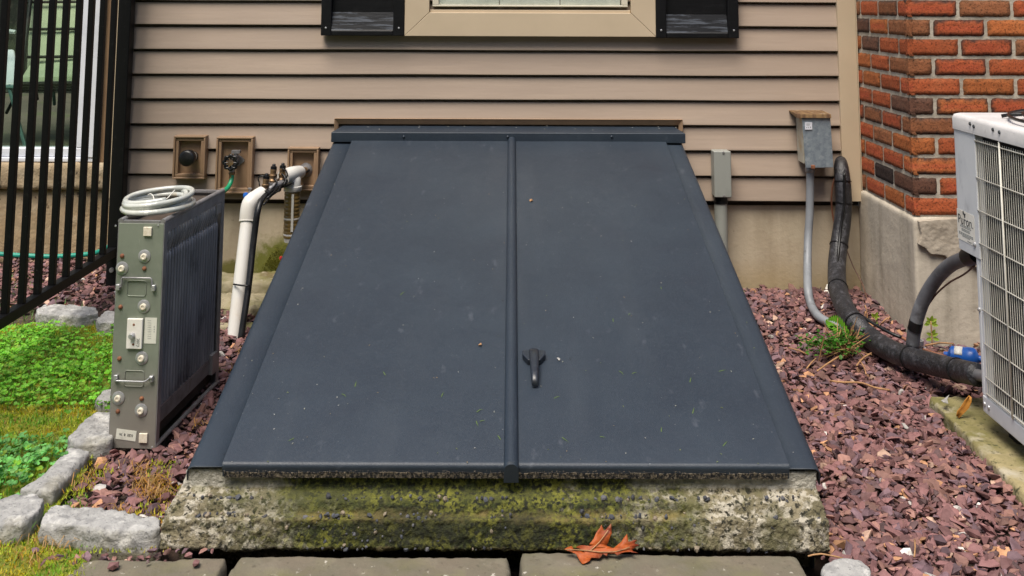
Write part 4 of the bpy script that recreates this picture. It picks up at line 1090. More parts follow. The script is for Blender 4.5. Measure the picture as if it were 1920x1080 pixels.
tag(MB().lathe(at(530, 484, y=-.12), (-1, -.4, .1), [(0, .003), (.004, .008), (.011, .0075), (.013, .003)], 12).build('red_cap', m_red, smooth=60), 'small red plastic cap half hidden behind the cellar door edge', 'cap')

# ------------------------------------------------------------------ things on the wall at the right
jb = thing('junction_box', 'grey plastic junction box on a short vertical conduit right of the cellar door', 'junction box', at(1356, 370, y=-.05))
a, b = at(1338.5, 284, y=-.085), at(1371.5, 370, y=-.085)
MB().box(a.x, b.x, -.072, -.02, b.z, a.z).build('box', m_pvcgrey, jb, bevel=.004)
MB().box(a.x - .0008, b.x + .0012, -.088, -.0725, b.z - .001, a.z + .001).build('cover', m_pvcgrey, jb, bevel=.004)
for zz in (a.z - .004, b.z + .006):
    MB().lathe(((a.x + b.x) / 2 + .004, -.0885, zz), (0, -1, 0), [(0, .005), (.003, .004)], 10).build('screw', m_steel, jb)
cx_ = (a.x + b.x) / 2 - .002
MB().tube([(cx_, -.046, b.z - .002), (cx_, -.046, -.1)], .0262, 18, smooth=False).build('conduit', m_pvcgrey, jb, smooth=50)
MB().lathe((cx_, -.046, b.z - .030), (0, 0, 1), [(0, .029), (.010, .0295), (.011, .0275), (.0285, .0275)], 18).build('coupling', m_blackpl, jb, smooth=50)

db = thing('disconnect_box', 'galvanised electrical disconnect box with a rusty lid and a small sticker', 'disconnect box', at(1530, 315, y=-.05))
a, b = at(1505, 222, y=-.118), at(1562, 314, y=-.118)
bxm = MB(); bxm.prism([(a.x, -.02, a.z), (a.x, -.115, a.z), (a.x + .003, -.10, b.z + .012), (a.x + .003, -.02, b.z + .012)], (b.x - a.x - .003, 0, 0))
bxm.build('case', m_stained, db, bevel=.002)
cov = MB(); A = at(1504, 222, y=-.122); B = at(1557, 220, y=-.122); C_ = at(1563, 314, y=-.113); D_ = at(1511, 315, y=-.113)
cover = cov.prism([A, B, C_, D_], (0, .006, 0)).build('cover', m_disc, db, bevel=.0015)
ld = MB(); A = at(1494, 214, y=-.128); B = at(1557, 212, y=-.128)
ld.prism([(A.x, -.012, A.z + .004), (A.x, -.128, A.z), (A.x, -.130, A.z - .015), (A.x, -.124, A.z - .015), (A.x, -.012, A.z - .002)], (B.x - A.x + .003, 0, 0))
ld.build('lid', m_rustlid, db, bevel=.001)
p = at(1516, 236, y=-.1225); stk = MB().box(p.x - .0145, p.x + .0145, -.1235, -.1222, p.z - .0145, p.z + .0145).build('sticker', m_white, db)
q = MB()
for k, ww in enumerate((.004, .003, .004)): q.box(p.x - .010 + k * .0075, p.x - .010 + k * .0075 + ww, -.1238, -.1236, p.z - .008, p.z - .005 + .0012 * k)
for k in range(3): q.box(p.x - .009, p.x + .004 + .002 * k, -.1238, -.1236, p.z + .001 + k * .0035, p.z + .002 + k * .0035)
q.build('printing', m_inklt, stk)
p = at(1524, 313, y=-.116); MB().box(p.x - .008, p.x + .008, -.124, -.114, p.z - .006, p.z + .008).build('latch', m_rust, db, bevel=.002)
cd = thing('flexible_conduit', 'slim grey conduit running down from the disconnect box into the gravel', 'conduit', at(1518, 420, y=-.06))
pth = [(1519, 314, -.07), (1519, 340, -.07), (1518, 400, -.07), (1515, 450, -.09), (1514, 500, -.15), (1515, 545, -.27)]
MB().tube([at(*p[:2], y=p[2]) for p in pth] + [at(px, py, z=z) for px, py, z in ((1521, 572, .055), (1533, 592, .045), (1550, 603, .04), (1568, 611, .035), (1590, 618, .03), (1620, 628, .02))], .0158, 16).build('conduit', m_conduit, cd, smooth=180)
MB().lathe(at(1519, 323, y=-.07), (0, 0, 1), [(0, .018), (.002, .020), (.018, .020), (.02, .018)], 14).build('fitting', m_steel, cd, smooth=50)

ls = thing('insulated_pipe', 'thick black foam insulated pipe curving from the wall to the condenser', 'pipe', at(1600, 600, z=0))
lp = [(1577, 302, -.02, .022), (1577, 312, -.06, .029), (1580, 340, -.085, .0315), (1582, 380, -.09, .032), (1579, 420, -.10, .033), (1573, 460, -.13, .0335), (1569, 500, -.20, .034), (1571, 540, -.33, .0345), (1583, 575, -.48, .035), (1603, 605, -.60, .0355), (1630, 632, .05, .0355), (1665, 655, .052, .035), (1705, 671, .06, .034), (1750, 683, .075, .033), (1795, 694, .10, .0325), (1834, 703, .125, .032)]
FP = [at(a_, b_, y=c_) if c_ < 0 else at(a_, b_, z=c_) for a_, b_, c_, r_ in lp]
foam = MB().tube(FP, [q[3] for q in lp], 20, step=.012).build('foam_sleeve', m_foam, ls, smooth=180)
for i in (2, 3, 5, 7, 9, 12, 14):
    t_ = (FP[i + 1] - FP[i - 1]).normalized(); r0 = lp[i][3]
    MB().lathe(FP[i], t_, [(-.003, r0 + .001), (-.002, r0 + .003), (.002, r0 + .003), (.003, r0 + .001)], 20).build('tie', m_blackpl, ls, smooth=60)
MB().tube([FP[-1] - (FP[-1] - FP[-2]).normalized() * .01, FP[-1] + (FP[-1] - FP[-2]).normalized() * .09], .016, 12).build('pipe_end', m_steel, ls, smooth=60)
lw = thing('liquid_line', 'thin dark copper line tied along the insulated pipe to the blue canister', 'copper line', at(1650, 620, z=.05))
qp = [(1583, 325, -.125), (1583, 380, -.13), (1576, 430, -.142), (1572, 475, -.19), (1569, 510, -.265), (1572, 535, -.35), (1586, 562, -.47), (1606, 585, -.57), (1640, 608, .09), (1675, 627, .075), (1691, 633, .07), (1700, 638, .068), (1718, 650, .065), (1737, 657, .062), (1760, 665, .06), (1775, 669, .058)]
LQ = [at(*p[:2], y=p[2]) if p[2] < 0 else at(*p[:2], z=p[2]) for p in qp]
MB().tube(LQ[:11], .0056, 10).build('line', m_blackpl, lw, smooth=180)
MB().tube(LQ[10:], .0052, 10).build('bare_line', m_copper, lw, smooth=180)
dr = thing('filter_drier', 'blue cylindrical canister with a white label beside the condenser base', 'canister', at(1805, 670, y=-1.1))
d0, d1 = at(1770, 664, z=.058), at(1836, 673, z=.062)
da = (d1 - d0); dl = da.length
can = MB().lathe(d0, da, [(0, .008), (.012, .009), (.018, .022), (.024, .0285), (dl * .62, .0290), (dl * .66, .031), (dl * .86, .031), (dl * .92, .027), (dl, .010), (dl + .03, .008)], 24).build('canister', m_blue, dr, smooth=45)
u_ = da.normalized(); up = Vector((0, -.45, .9)); up = (up - u_ * up.dot(u_)).normalized(); sd_ = u_.cross(up)
lb = MB(); vs = []
for i in range(9):
    a = R(-42 + 84 * i / 8)
    for h in (dl * .33, dl * .56): vs.append(d0 + u_ * h + (up * math.cos(a) + sd_ * math.sin(a)) * .0297)
lb.add(vs, [(2 * i, 2 * i + 1, 2 * i + 3, 2 * i + 2) for i in range(8)])
o = lb.build('label_wrap', m_whitepl, dr, smooth=180); o.modifiers.new('t', 'SOLIDIFY').thickness = .0006
vv = thing('service_valve', 'small grey metal fitting with an open round top on the copper line', 'fitting', at(1722, 648, y=-.80))
p = at(1722, 655, z=.06)
MB().lathe(p, (0, 0, 1), [(-.012, .015), (.006, .0155), (.007, .0125), (.014, .0125), (.015, .0175), (.030, .018), (.0305, .013), (.018, .0125)], 16).build('body', m_bright, vv, smooth=50)
MB().tube([p, at(1735, 656, z=.06)], .010, 10).build('outlet', m_bright, vv, smooth=50)
ac_c = thing('power_conduit', 'fat grey conduit arching from the gravel up into the condenser side', 'conduit', at(1712, 645, z=0))
pth = [(1711, 652, -.86), (1713, 628, -.87), (1720, 595, -.885), (1733, 560, -.91), (1754, 525, -.96), (1778, 500, -1.04), (1800, 488, -1.13), (1826, 480, -1.26)]
MB().tube([at(*p[:2], y=p[2]) for p in pth], .0208, 18).build('conduit', m_conduit_d, ac_c, smooth=180)
p = at(1716.5, 610, y=-.88); q = at(1719.5, 597, y=-.885)
MB().lathe(p, q - p, [(-.016, .0217), (.014, .0217)], 16).build('tape', m_blackpl, ac_c, smooth=60)
p = at(1818, 481, y=-1.235); MB().lathe(p, at(1830, 478, y=-1.28) - p, [(-.012, .022), (-.01, .027), (.02, .027), (.06, .024)], 14).build('connector', m_blackpl, ac_c, smooth=50)
tag(MB().tube([at(1827, 498, y=-1.26), at(1808, 514, y=-1.16), at(1780, 530, y=-1.05), at(1755, 552, y=-.95), at(1737, 578, y=-.9), at(1727, 598, y=-.885)], .0028, 8).build('control_wire', m_wire, smooth=180), 'thin brown wire below the fat grey conduit at the condenser', 'wire')
tag(MB().tube([at(1572, 318, y=-.05), at(1563, 340, y=-.06), at(1559, 370, y=-.05), at(1561, 400, y=-.03), at(1566, 425, y=-.03), at(1572, 436, y=-.06)], .0036, 8).build('control_wire', m_copper, smooth=180), 'thin copper coloured wire hanging beside the disconnect box', 'wire')
tag(MB().tube([at(1588, 470, y=-.02), at(1600, 500, y=-.05), at(1616, 530, y=-.1), at(1626, 560, y=-.18), at(1640, 585, y=-.24), at(1652, 604, y=-.28)], .0022, 6).build('dry_vine', m_wire, smooth=180), 'dry brown vine stem climbing the concrete behind the insulated pipe', 'vine')
p0, p1 = at(1547, 556, y=-.06), at(1555, 536, y=-.03)
tag(MB().lathe(p0, p1 - p0, [(0, .010), (.001, .0115), ((p1 - p0).length, .0115)], 12).build('pipe_stub', m_whitepl, smooth=50), 'short white plastic pipe stub tucked behind the insulated pipe', 'pipe stub')

# ------------------------------------------------------------------ condenser on its pad
AX = 1.300
aY0, aY1, aZ0, aZ1 = -2.06, -1.226, .075, .868
nY = -1.352
pd_ = tag(MB().prism([(1.245, -1.10, -.08), (1.225, -1.72, -.08), (1.23, -2.3, -.08), (2.2, -2.3, -.08), (2.2, -1.10, -.08)], (0, 0, .103)).build('concrete_pad', m_pad), 'mossy concrete pad under the condenser', 'pad')
roughen(pd_, .011, [(.08, .014), (.02, .006)], 3)
ac = thing('condenser', 'pale grey air conditioner condenser with a wire grille on a concrete pad', 'air conditioner', (AX + .38, -1.64, .02))
MB().box(AX + .022, 2.03, aY0 + .022, nY - .02, aZ0 + .03, aZ1 - .05).build('coil', m_coil, ac)
fnm = MB()
y = aY0 + .03
while y < nY - .024:
    fnm.box(AX + .0165, AX + .0218, y, y + .0022, aZ0 + .035, aZ1 - .055); y += .0062
fnm.build('coil_fins', m_coil, ac)
b_ = MB(); b_.box(AX + .17, 2.03, nY - .019, aY1 - .003, aZ0, aZ1 - .04)
b_.build('rear_cabinet', m_ac, ac, bevel=.006)
# base rail
b_ = MB(); b_.box(AX - .003, 2.05, aY0, nY + .008, aZ0, aZ0 + .045)
base = b_.build('base_pan', m_ac, ac, bevel=.004)
for y in (nY - .006, nY - .03): MB().lathe((AX - .0032, y, aZ0 + .024), (-1, 0, 0), [(0, .006), (.003, .005), (.004, .002)], 10).build('bolt', m_bright, base)
for x in (AX + .05, 1.95):
    for y in (aY0 + .06, nY - .05): MB().box(x, x + .06, y - .03, y + .03, .015, aZ0 - .0005).build('foot', m_blackpl, ac, bevel=.003)
MB().box(AX + .03, 2.02, aY0 + .04, nY - .03, aZ0 - .001, aZ0 + .0292).build('base_underside', m_dkin, ac)
# corner posts
cp = MB(); cp.box(AX - .0015, AX + .03, nY - .004, nY + .010, aZ0 + .0455, .52); cp.box(AX - .0005, AX + .03, nY - .018, nY - .0045, aZ0 + .0455, aZ1 - .0405)
cp.build('corner_post', m_ac, ac, bevel=.002)
# service panel with rounded far corner, cut lower than the post
sv = MB(); pz0, pz1 = .4835, aZ1 - .0415
prof = [(AX - .004, nY - .020)]
prof += [(AX - .004, aY1 - .022)]
for i in range(1, 7):
    a = R(90 * i / 6); prof.append((AX - .004 + .022 * (1 - math.cos(a)), aY1 - .022 + .022 * math.sin(a)))
prof += [(AX + .165, aY1)]
prof += [(AX + .165, aY1 - .006), (AX + .02, aY1 - .008), (AX + .004, aY1 - .026), (AX + .004, nY - .020)]
sv.prism([(x, y, pz0) for x, y in prof], (0, 0, pz1 - pz0))
svp = sv.build('service_panel', m_ac, ac, bevel=.0015)
MB().lathe((AX - .0042, nY + .006, pz0 + .035), (-1, 0, 0), [(0, .007), (.004, .006), (.006, .002)], 10).build('bolt', m_bright, svp)
MB().lathe((AX - .0017, nY + .002, .345), (-1, 0, 0), [(0, .006), (.004, .005), (.005, .002)], 10).build('bolt', m_bright, ac)
# label with lettering
la, lb_ = at(1794, 391, x=AX - .0046), at(1829, 468, x=AX - .0046)
y0_, y1_ = la.y, lb_.y
z1_, z0_ = at(1794, 390, x=AX - .0046).z, at(1796, 446, x=AX - .0046).z
lbl = MB().box(AX - .0049, AX - .0044, y1_, y0_, z0_, z1_).build('label_plate', m_whitepl, svp)
tx = MB(); cy = (y0_ + y1_) / 2; wz_ = z1_ - z0_
def lab(y, z): return frame_m((AX - .0052, y, z), (0, -1, 0), (0, 0, 1))
text_into(tx, 'Puron.', lab(cy, z1_ - wz_ * .32), .036)
for (dy, dz, s_) in ((.012, .06, 1.0), (.000, .09, .5), (.004, .14, 1.1)):
    c = Vector((AX - .0052, cy + dy, z1_ - wz_ * dz))
    tx.prism([c + Vector((0, -.004 * s_ * math.cos(a), .006 * s_ * math.sin(a))) for a in [i * math.pi / 4 for i in range(8)]], (.0003, 0, 0))
tx.build('lettering', m_ink, lbl)
tx = MB()
for i, (dz, wd) in enumerate(((.48, .6), (.53, .66), (.60, .5), (.65, .5), (.74, .85), (.79, .85), (.84, .45), (.94, .25))):
    off = 0 if i < 7 else -.02
    nseg = 7; ww = abs(y0_ - y1_) * wd
    for k in range(nseg):
        ya = cy + off + ww / 2 - ww * k / nseg
        tx.box(AX - .0053, AX - .0051, ya - ww / nseg * .8, ya, z1_ - wz_ * dz - .0016, z1_ - wz_ * dz + .0012)
tx.build('small_print', m_inklt, lbl)
# lid
ldm = MB(); rc = .05
def rounded(x0, x1, y0, y1, r):
    pts = []
    for (cx0, cy0, a0) in ((x1 - r, y1 - r, 0), (x0 + r, y1 - r, 90), (x0 + r, y0 + r, 180), (x1 - r, y0 + r, 270)):
        for i in range(7): pts.append((cx0 + r * math.cos(R(a0 + 15 * i)), cy0 + r * math.sin(R(a0 + 15 * i))))
    return pts
o1 = rounded(AX - .008, 2.06, aY0 - .01, aY1 + .006, .03); o2 = rounded(AX + .004, 2.05, aY0, aY1 - .006, .028)
n = len(o1); zt_ = aZ1 - .0005
vs = [(x, y, aZ1 - .044) for x, y in o1] + [(x, y, aZ1 - .012) for x, y in o1] + [(x + (.004 if x < 1.7 else -.004), y, aZ1 - .003) for x, y in rounded(AX - .008, 2.06, aY0 - .006, aY1 + .002, .03)] + [(x, y, aZ1) for x, y in o2]
fs = []
for k in range(3):
    for i in range(n): fs.append((k * n + i, k * n + (i + 1) % n, (k + 1) * n + (i + 1) % n, (k + 1) * n + i))
fs += [tuple(range(n)), tuple(3 * n + i for i in range(n))]
ldm.add(vs, fs)
lid = ldm.build('lid', m_actop, ac, smooth=50)
for (px, py) in ((1819, 232), (1826, 237), (1862, 243), (1874, 248)):
    p = at(px, py, x=AX - .0085); MB().lathe((AX - .0082, p.y, p.z), (-1, 0, 0), [(0, .0055), (.003, .0045), (.004, .002)], 8).build('bolt', m_ink, lid)
# grille
gr = MB(); gx = AX - .001
gz0, gz1 = aZ0 + .048, aZ1 - .062
y = nY - .022
while y > aY0 + .02:
    gr.tube([(gx, y, gz0 - .001), (gx, y, gz1 + .007)], .0010, 5, smooth=False, caps=False); y -= .0116
gr.build('grille', m_grille, ac, smooth=180)
gh2 = MB(); z = gz1; k = 0
while z > gz0:
    gh2.tube([(gx - .003, nY - .019, z), (gx - .003, aY0 + .01, z)], .0018, 6, smooth=False); z -= .0885 if k else .101; k += 1
gh2.tube([(gx - .003, nY - .019, gz0 + .008), (gx - .003, aY0 + .01, gz0 + .008)], .0022, 6, smooth=False)
for y in (nY - .164, nY - .31, nY - .456): gh2.tube([(gx - .004, y, gz0 - .002), (gx - .004, y, gz1 + .016)], .0026, 6, smooth=False)
gh2.build('grille_rods', m_grille, ac, smooth=180)
# fan guard on top
fg = MB(); fcx, fcy = 1.685, -1.585
for r0 in (.355, .32, .285, .25, .21, .17, .13, .09):
    pts = [(fcx + r0 * math.cos(2 * math.pi * i / 48), fcy + r0 * math.sin(2 * math.pi * i / 48), aZ1 + .014 + .024 * (1 - (r0 / .355) ** 2)) for i in range(49)]
    fg.tube(pts, .0035 if r0 < .35 else .0045, 6, smooth=False)
for i in range(8):
    a = 2 * math.pi * i / 8 + .2
    fg.tube([(fcx + .06 * math.cos(a), fcy + .06 * math.sin(a), aZ1 + .036), (fcx + .355 * math.cos(a), fcy + .355 * math.sin(a), aZ1 + .011), (fcx + .375 * math.cos(a), fcy + .375 * math.sin(a), aZ1 + .006)], .0055, 6, smooth=False)
fg.build('fan_guard', m_blackpl, ac, smooth=180)

# ------------------------------------------------------------------ granite border blocks, boulder, flagstones
def slab(name, label, cat, pts, top, bottom, mtl, group=None, voxel=.006, disp=((.07, .014), (.02, .009), (.007, .004)), zslope=0, sm=4):
    cx0 = sum(p[0] for p in pts) / len(pts); cy0 = sum(p[1] for p in pts) / len(pts)
    q = MB().prism([(x, y, bottom) for x, y in pts], (0, 0, top - bottom))
    for v in q.v:
        if v.z > bottom + 1e-4: v.x = cx0 + (v.x - cx0) * .985; v.y = cy0 + (v.y - cy0) * .985
    o = q.build(name, mtl)
    ORIG = Vector((cx0, cy0, 0))
    o.data.transform(Matrix.Translation(-ORIG)); o.location = ORIG
    roughen(o, voxel, disp, sm)
    tag(o, label, cat, group)
    return o
def gp(pxs, z): return [tuple(at(px, py, z=z))[:2] for px, py in pxs]
GG = 'granite border blocks'
slab('granite_block', 'long granite block across the front of the gravel against the curb', 'granite block', gp([(95, 948), (160, 950), (230, 958), (298, 970), (303, 990), (285, 997), (200, 996), (140, 986), (72, 985)], .040), .042, -.06, m_granite, GG)
slab('granite_block', 'granite block at the left frame edge next to the clover', 'granite block', gp([(-20, 945), (30, 925), (62, 924), (84, 938), (74, 958), (40, 985), (-25, 990)], .035), .038, -.06, m_granite, GG)
slab('granite_block', 'pale flat granite block between two darker blocks beside the gravel', 'granite block', gp([(34, 918), (72, 895), (118, 850), (128, 838), (172, 845), (158, 862), (118, 905), (100, 920)], .025), .030, -.06, m_granite, GG, .008, ((.06, .008), (.018, .006)))
slab('granite_block', 'grey granite block half hidden behind the lower corner of the filter cell', 'granite block', gp([(126, 822), (150, 795), (178, 776), (212, 774), (218, 800), (208, 826), (178, 836), (140, 832)], .03), .035, -.06, m_granite, GG)
slab('granite_block', 'small granite block peeking out at the middle of the filter cell left edge', 'granite block', gp([(178, 745), (195, 730), (230, 728), (230, 752), (190, 755)], .03), .033, -.06, m_granite, GG)
slab('granite_block', 'long low granite block behind the lawn near the fence', 'granite block', gp([(68, 580), (80, 573), (130, 572), (182, 578), (186, 589), (150, 596), (100, 592), (70, 590)], .05), .055, -.06, m_granite, GG)
slab('granite_block', 'short granite block beside the filter cell at the back of the lawn', 'granite block', gp([(180, 600), (196, 586), (222, 586), (222, 606), (186, 608)], .05), .055, -.06, m_granite, GG)
slab('boulder', 'rounded pale boulder at the right end of the flagstones', 'boulder', gp([(1537, 1068), (1548, 1055), (1580, 1050), (1620, 1058), (1638, 1078), (1620, 1100), (1545, 1100)], .035), .045, -.06, m_granite, None, .007, ((.05, .012), (.018, .006)), 0, 14)
GF = 'flagstones before the curb'
slab('flagstone', 'mossy flagstone with scattered gravel at the left below the granite block', 'flagstone', [(-.905, -1.948), (-.60, -1.935), (-.615, -2.36), (-1.05, -2.36)], .0, -.06, m_flag, GF, .008, ((.08, .006), (.02, .004)), 0, 2)
slab('flagstone', 'grey brown flagstone with pale lichen spots left of the oak leaf', 'flagstone', [(-.585, -1.926), (.004, -1.930), (.006, -2.36), (-.605, -2.36)], .0, -.06, m_flag, GF, .008, ((.08, .006), (.02, .004)), 0, 2)
slab('flagstone', 'plain grey brown flagstone lying under the oak leaf', 'flagstone', [(.020, -1.916), (.62, -1.925), (.64, -2.36), (.022, -2.36)], .005, -.06, m_flag, GF, .008, ((.08, .006), (.02, .004)), 0, 2)

# ------------------------------------------------------------------ gravel
nr = np.random.default_rng(11)
variants = []
for k in range(28):
    bm = bmesh.new()
    npt = int(nr.integers(11, 19))
    p = nr.normal(size=(npt, 3)); p /= np.linalg.norm(p, axis=1)[:, None]; p *= nr.uniform(.75, 1.1, size=(npt, 1))
    p *= np.array([1.0, nr.uniform(.45, .8), nr.uniform(.18, .45)])
    for q in p: bm.verts.new(q)
    res = bmesh.ops.convex_hull(bm, input=bm.verts)
    bmesh.ops.delete(bm, geom=[v for v in bm.verts if not v.link_faces], context='VERTS')
    bmesh.ops.triangulate(bm, faces=bm.faces)
    bm.verts.index_update()
    V = np.array([v.co[:] for v in bm.verts]); Fc = np.array([[v.index for v in f.verts] for f in bm.faces])
    variants.append((V, Fc)); bm.free()
def stone_colour():
    g = nr.random()
    if g < .55: c = np.array([.155, .076, .074])
    elif g < .74: c = np.array([.125, .076, .088])
    elif g < .90: c = np.array([.200, .105, .086])
    elif g < .955: c = np.array([.085, .050, .050])
    elif g < .978: c = np.array([.36, .19, .10])
    elif g < .990: c = np.array([.36, .24, .18])
    else: c = np.array([.45, .43, .40])
    return c * nr.uniform(.62, 1.6)
def blocked(x, y):
    if xl - .01 < x < xr + .01 and y > -1.85: return True
    if cl - .03 < x < cr + .012 and y > -1.925: return True
    if x > 1.235 and y < -1.115: return True
    if x > 1.425 and y > -.575: return True
    if FX0 - .005 < x < FX1 + .002 and FY0 - .003 < y < FY1: return True
    if y > .0 and x > -1.66: return True
    if y > .345: return True
    return False
SV, SF, SC = [], [], []
nvert = 0
def put_stone(x, y, z, s, flat=.5):
    global nvert
    V, Fc = variants[int(nr.integers(len(variants)))]
    e = Euler((nr.normal() * flat, nr.normal() * flat, nr.uniform(0, 6.28))).to_matrix()
    A = (V * s) @ np.array(e).T + np.array([x, y, z])
    SV.append(A); SF.append(Fc + nvert); nvert += len(V)
    c = stone_colour(); SC.append(np.repeat(c[None, :], len(V), 0))
def fill(x0, x1, y0, y1, n, smin, smax, keep=None, lift=0):
    for _ in range(n):
        x = nr.uniform(x0, x1); y = nr.uniform(y0, y1)
        if blocked(x, y) or (keep and not keep(x, y)): continue
        s = smin * .74 + (smax * 1.06 - smin * .74) * nr.random() ** 2.4
        put_stone(x, y, gz(x, y) - .012 + s * .25 + nr.uniform(-.006, .010) + lift, s, .42)
right = lambda x, y: x > .66 and not (x < .72 and y < -1.99 and x < .66)
fill(.66, 1.46, -1.0, .02, 6800, .011, .025, right)
fill(.66, 1.30, -2.15, -1.0, 7400, .011, .027, lambda x, y: x > .70 or y > -1.93)
fill(1.40, 2.3, -1.12, -.55, 2200, .011, .024)
leftk = lambda x, y: x > lawn_edge(y) + .05 or y > -.33
fill(-1.2, -.66, -1.86, -.33, 5000, .011, .026, lambda x, y: leftk(x, y) and not (-1.2 < x and y > -.36 and x > -1.25 and x < -.7 and y > -.42))
fill(-2.6, -1.05, -.36, .36, 4200, .011, .024, lambda x, y: not (x > -1.32 and y > -.16))
fill(-1.6, -1.05, -.5, -.3, 500, .011, .022, lambda x, y: x > -1.38)
for x, y, s in ((-.70, -1.93, .012), (-.66, -1.927, .012), (-.685, -1.945, .013), (-.66, -1.975, .017), (-.77, -1.93, .016), (-.735, -1.932, .014), (-.715, -1.925, .011), (-.83, -1.985, .02), (-.90, -1.95, .013), (-.955, -1.95, .011), (-1.02, -1.93, .014), (-.98, -1.975, .010), (-.64, -1.93, .010), (-.76, -1.975, .009)):
    put_stone(x, y, .008, s, .25)
for _ in range(90):
    x, y = nr.uniform(-1.0, -.74), nr.uniform(-1.95, -1.86)
    if x < -.76 or y < -1.92: put_stone(x, y, nr.uniform(-.02, -.004), nr.uniform(.008, .014), .4)
V = np.concatenate(SV); Fa = np.concatenate(SF); Cc = np.concatenate(SC)
me = bpy.data.meshes.new('gravel')
me.vertices.add(len(V)); me.vertices.foreach_set('co', V.astype(np.float32).ravel())
me.loops.add(len(Fa) * 3); me.loops.foreach_set('vertex_index', Fa.astype(np.int32).ravel())
me.polygons.add(len(Fa)); me.polygons.foreach_set('loop_start', np.arange(0, len(Fa) * 3, 3, dtype=np.int32))
me.update(calc_edges=True)
ca = me.attributes.new('Col', 'FLOAT_COLOR', 'POINT'); ca.data.foreach_set('color', np.c_[Cc, np.ones(len(Cc))].astype(np.float32).ravel())
me.polygons.foreach_set('use_smooth', [False] * len(Fa))
me.materials.append(m_stone)
gv = bpy.data.objects.new('gravel', me); COL.objects.link(gv)
tag(gv, 'loose angular maroon gravel around the cellar door', 'gravel', kind='stuff')

# ------------------------------------------------------------------ lawn plants
rr = random.Random(21)
def clover_p(x, y):
    n_ = noise.noise(Vector((x * 4.5, y * 4.5, 5)))
    a = sstep(-.50, -.62, y) * sstep(-1.24, -1.10, y) * sstep(-1.98, -1.75, x + .15 * n_)
    b = sstep(-1.36, -1.46, y) * sstep(-1.12, -1.24, x + .05 * n_)
    edge_ = sstep(.02, .09, lawn_edge(y) - x)
    return max(a * (.75 + .7 * n_) , b * (.85 + .5 * n_)) * (.25 + .75 * edge_)
cv = MB()
def leaflet(c, r, nrm, ang, col):
    nrm = nrm.normalized(); u = nrm.cross(Vector((math.cos(ang), math.sin(ang), .3))).normalized(); v = nrm.cross(u)
    pts = [c + u * r * a + v * r * b + nrm * r * h for a, b, h in ((0, -.9, -.15), (.75, -.2, .12), (.8, .6, .15), (.15, .95, .0), (-.15, .95, .0), (-.8, .6, .15), (-.75, -.2, .12))]
    pts.append(c + v * r * .1 - nrm * r * .12)
    cv.add(pts, [(7, i, (i + 1) % 7) for i in range(7)], col)
cnt = 0
while cnt < 9500:
    x = rr.uniform(-2.3, -1.03); y = rr.uniform(-2.25, -.36)
    if not lawn_in(x, y) or rr.random() > clover_p(x, y): continue
    cnt += 1
    h = rr.uniform(.012, .042); z = lawn_z(x, y)
    low = y < -1.35
    g = rr.uniform(.55, 1.3)
    col = (.19 * g, .49 * g, .034 * g) if not low else (.17 * g, .45 * g, .115 * g)
    if rr.random() < .15: col = (.24 * g, .44 * g, .035 * g)
    r0 = rr.uniform(.0032, .0064) * (1.2 if low else 1)
    a0 = rr.random() * 6.28
    tilt = Vector((rr.gauss(0, .35), rr.gauss(-.25, .35), 1))
    for k in range(3):
        a = a0 + k * 2.094
        leaflet(Vector((x + math.cos(a) * r0 * .95, y + math.sin(a) * r0 * .95, z + h + rr.uniform(-.002, .002))), r0, tilt + Vector((math.cos(a), math.sin(a), 0)) * -.3, a + math.pi / 2, tuple(c * rr.uniform(.85, 1.15) for c in col))
tag(cv.build('clover', m_leaf), 'bright green clover in the lawn beside the granite blocks', 'clover', kind='stuff')
gs = MB()
def blade(x, y, z, h, lean, wd, col):
    a = rr.random() * 6.28; d = Vector((math.cos(a), math.sin(a), 0)); s = Vector((-d.y, d.x, 0)) * wd
    p0 = Vector((x, y, z)); p1 = p0 + Vector((0, 0, h * .6)) + d * lean * .35; p2 = p0 + Vector((0, 0, h * .95)) + d * lean
    gs.add([p0 - s, p0 + s, p1 + s * .7, p1 - s * .7, p2], [(0, 1, 2, 3), (3, 2, 4)], col)
cnt = 0
while cnt < 7500:
    x = rr.uniform(-2.3, -1.03); y = rr.uniform(-2.25, -.34)
    if not lawn_in(x, y): continue
    cp_ = clover_p(x, y)
    if rr.random() > .25 + cp_ * .9: continue
    cnt += 1; g = rr.uniform(.6, 1.3)
    col = (.14 * g, .37 * g, .03 * g) if rr.random() < .94 else (.22 * g, .19 * g, .06 * g)
    h = rr.uniform(.015, .05) * (1 if cp_ > .3 else .6)
    blade(x, y, lawn_z(x, y), h, rr.uniform(.004, .035), rr.uniform(.0008, .0018), col)
for (px, py, n_, hh) in ((45, 520, 60, .06), (110, 520, 50, .05), (30, 545, 60, .06), (140, 495, 40, .05), (15, 585, 90, .07), (190, 520, 20, .04), (100, 590, 14, .09), (75, 600, 14, .08), (370, 690, 8, .03)):
    c = at(px, py, z=.05 if py < 560 else .02)
    for _ in range(n_): blade(c.x + rr.gauss(0, .05), c.y + rr.gauss(0, .03), c.z - .02, hh * rr.uniform(.4, 1), rr.uniform(.01, .04), .0018, (.10 * rr.uniform(.7, 1.3), .23 * rr.uniform(.7, 1.3), .03))
tag(gs.build('grass', m_leaf), 'thin green grass blades among the clover and moss', 'grass', kind='stuff')
mo = MB(); cnt = 0
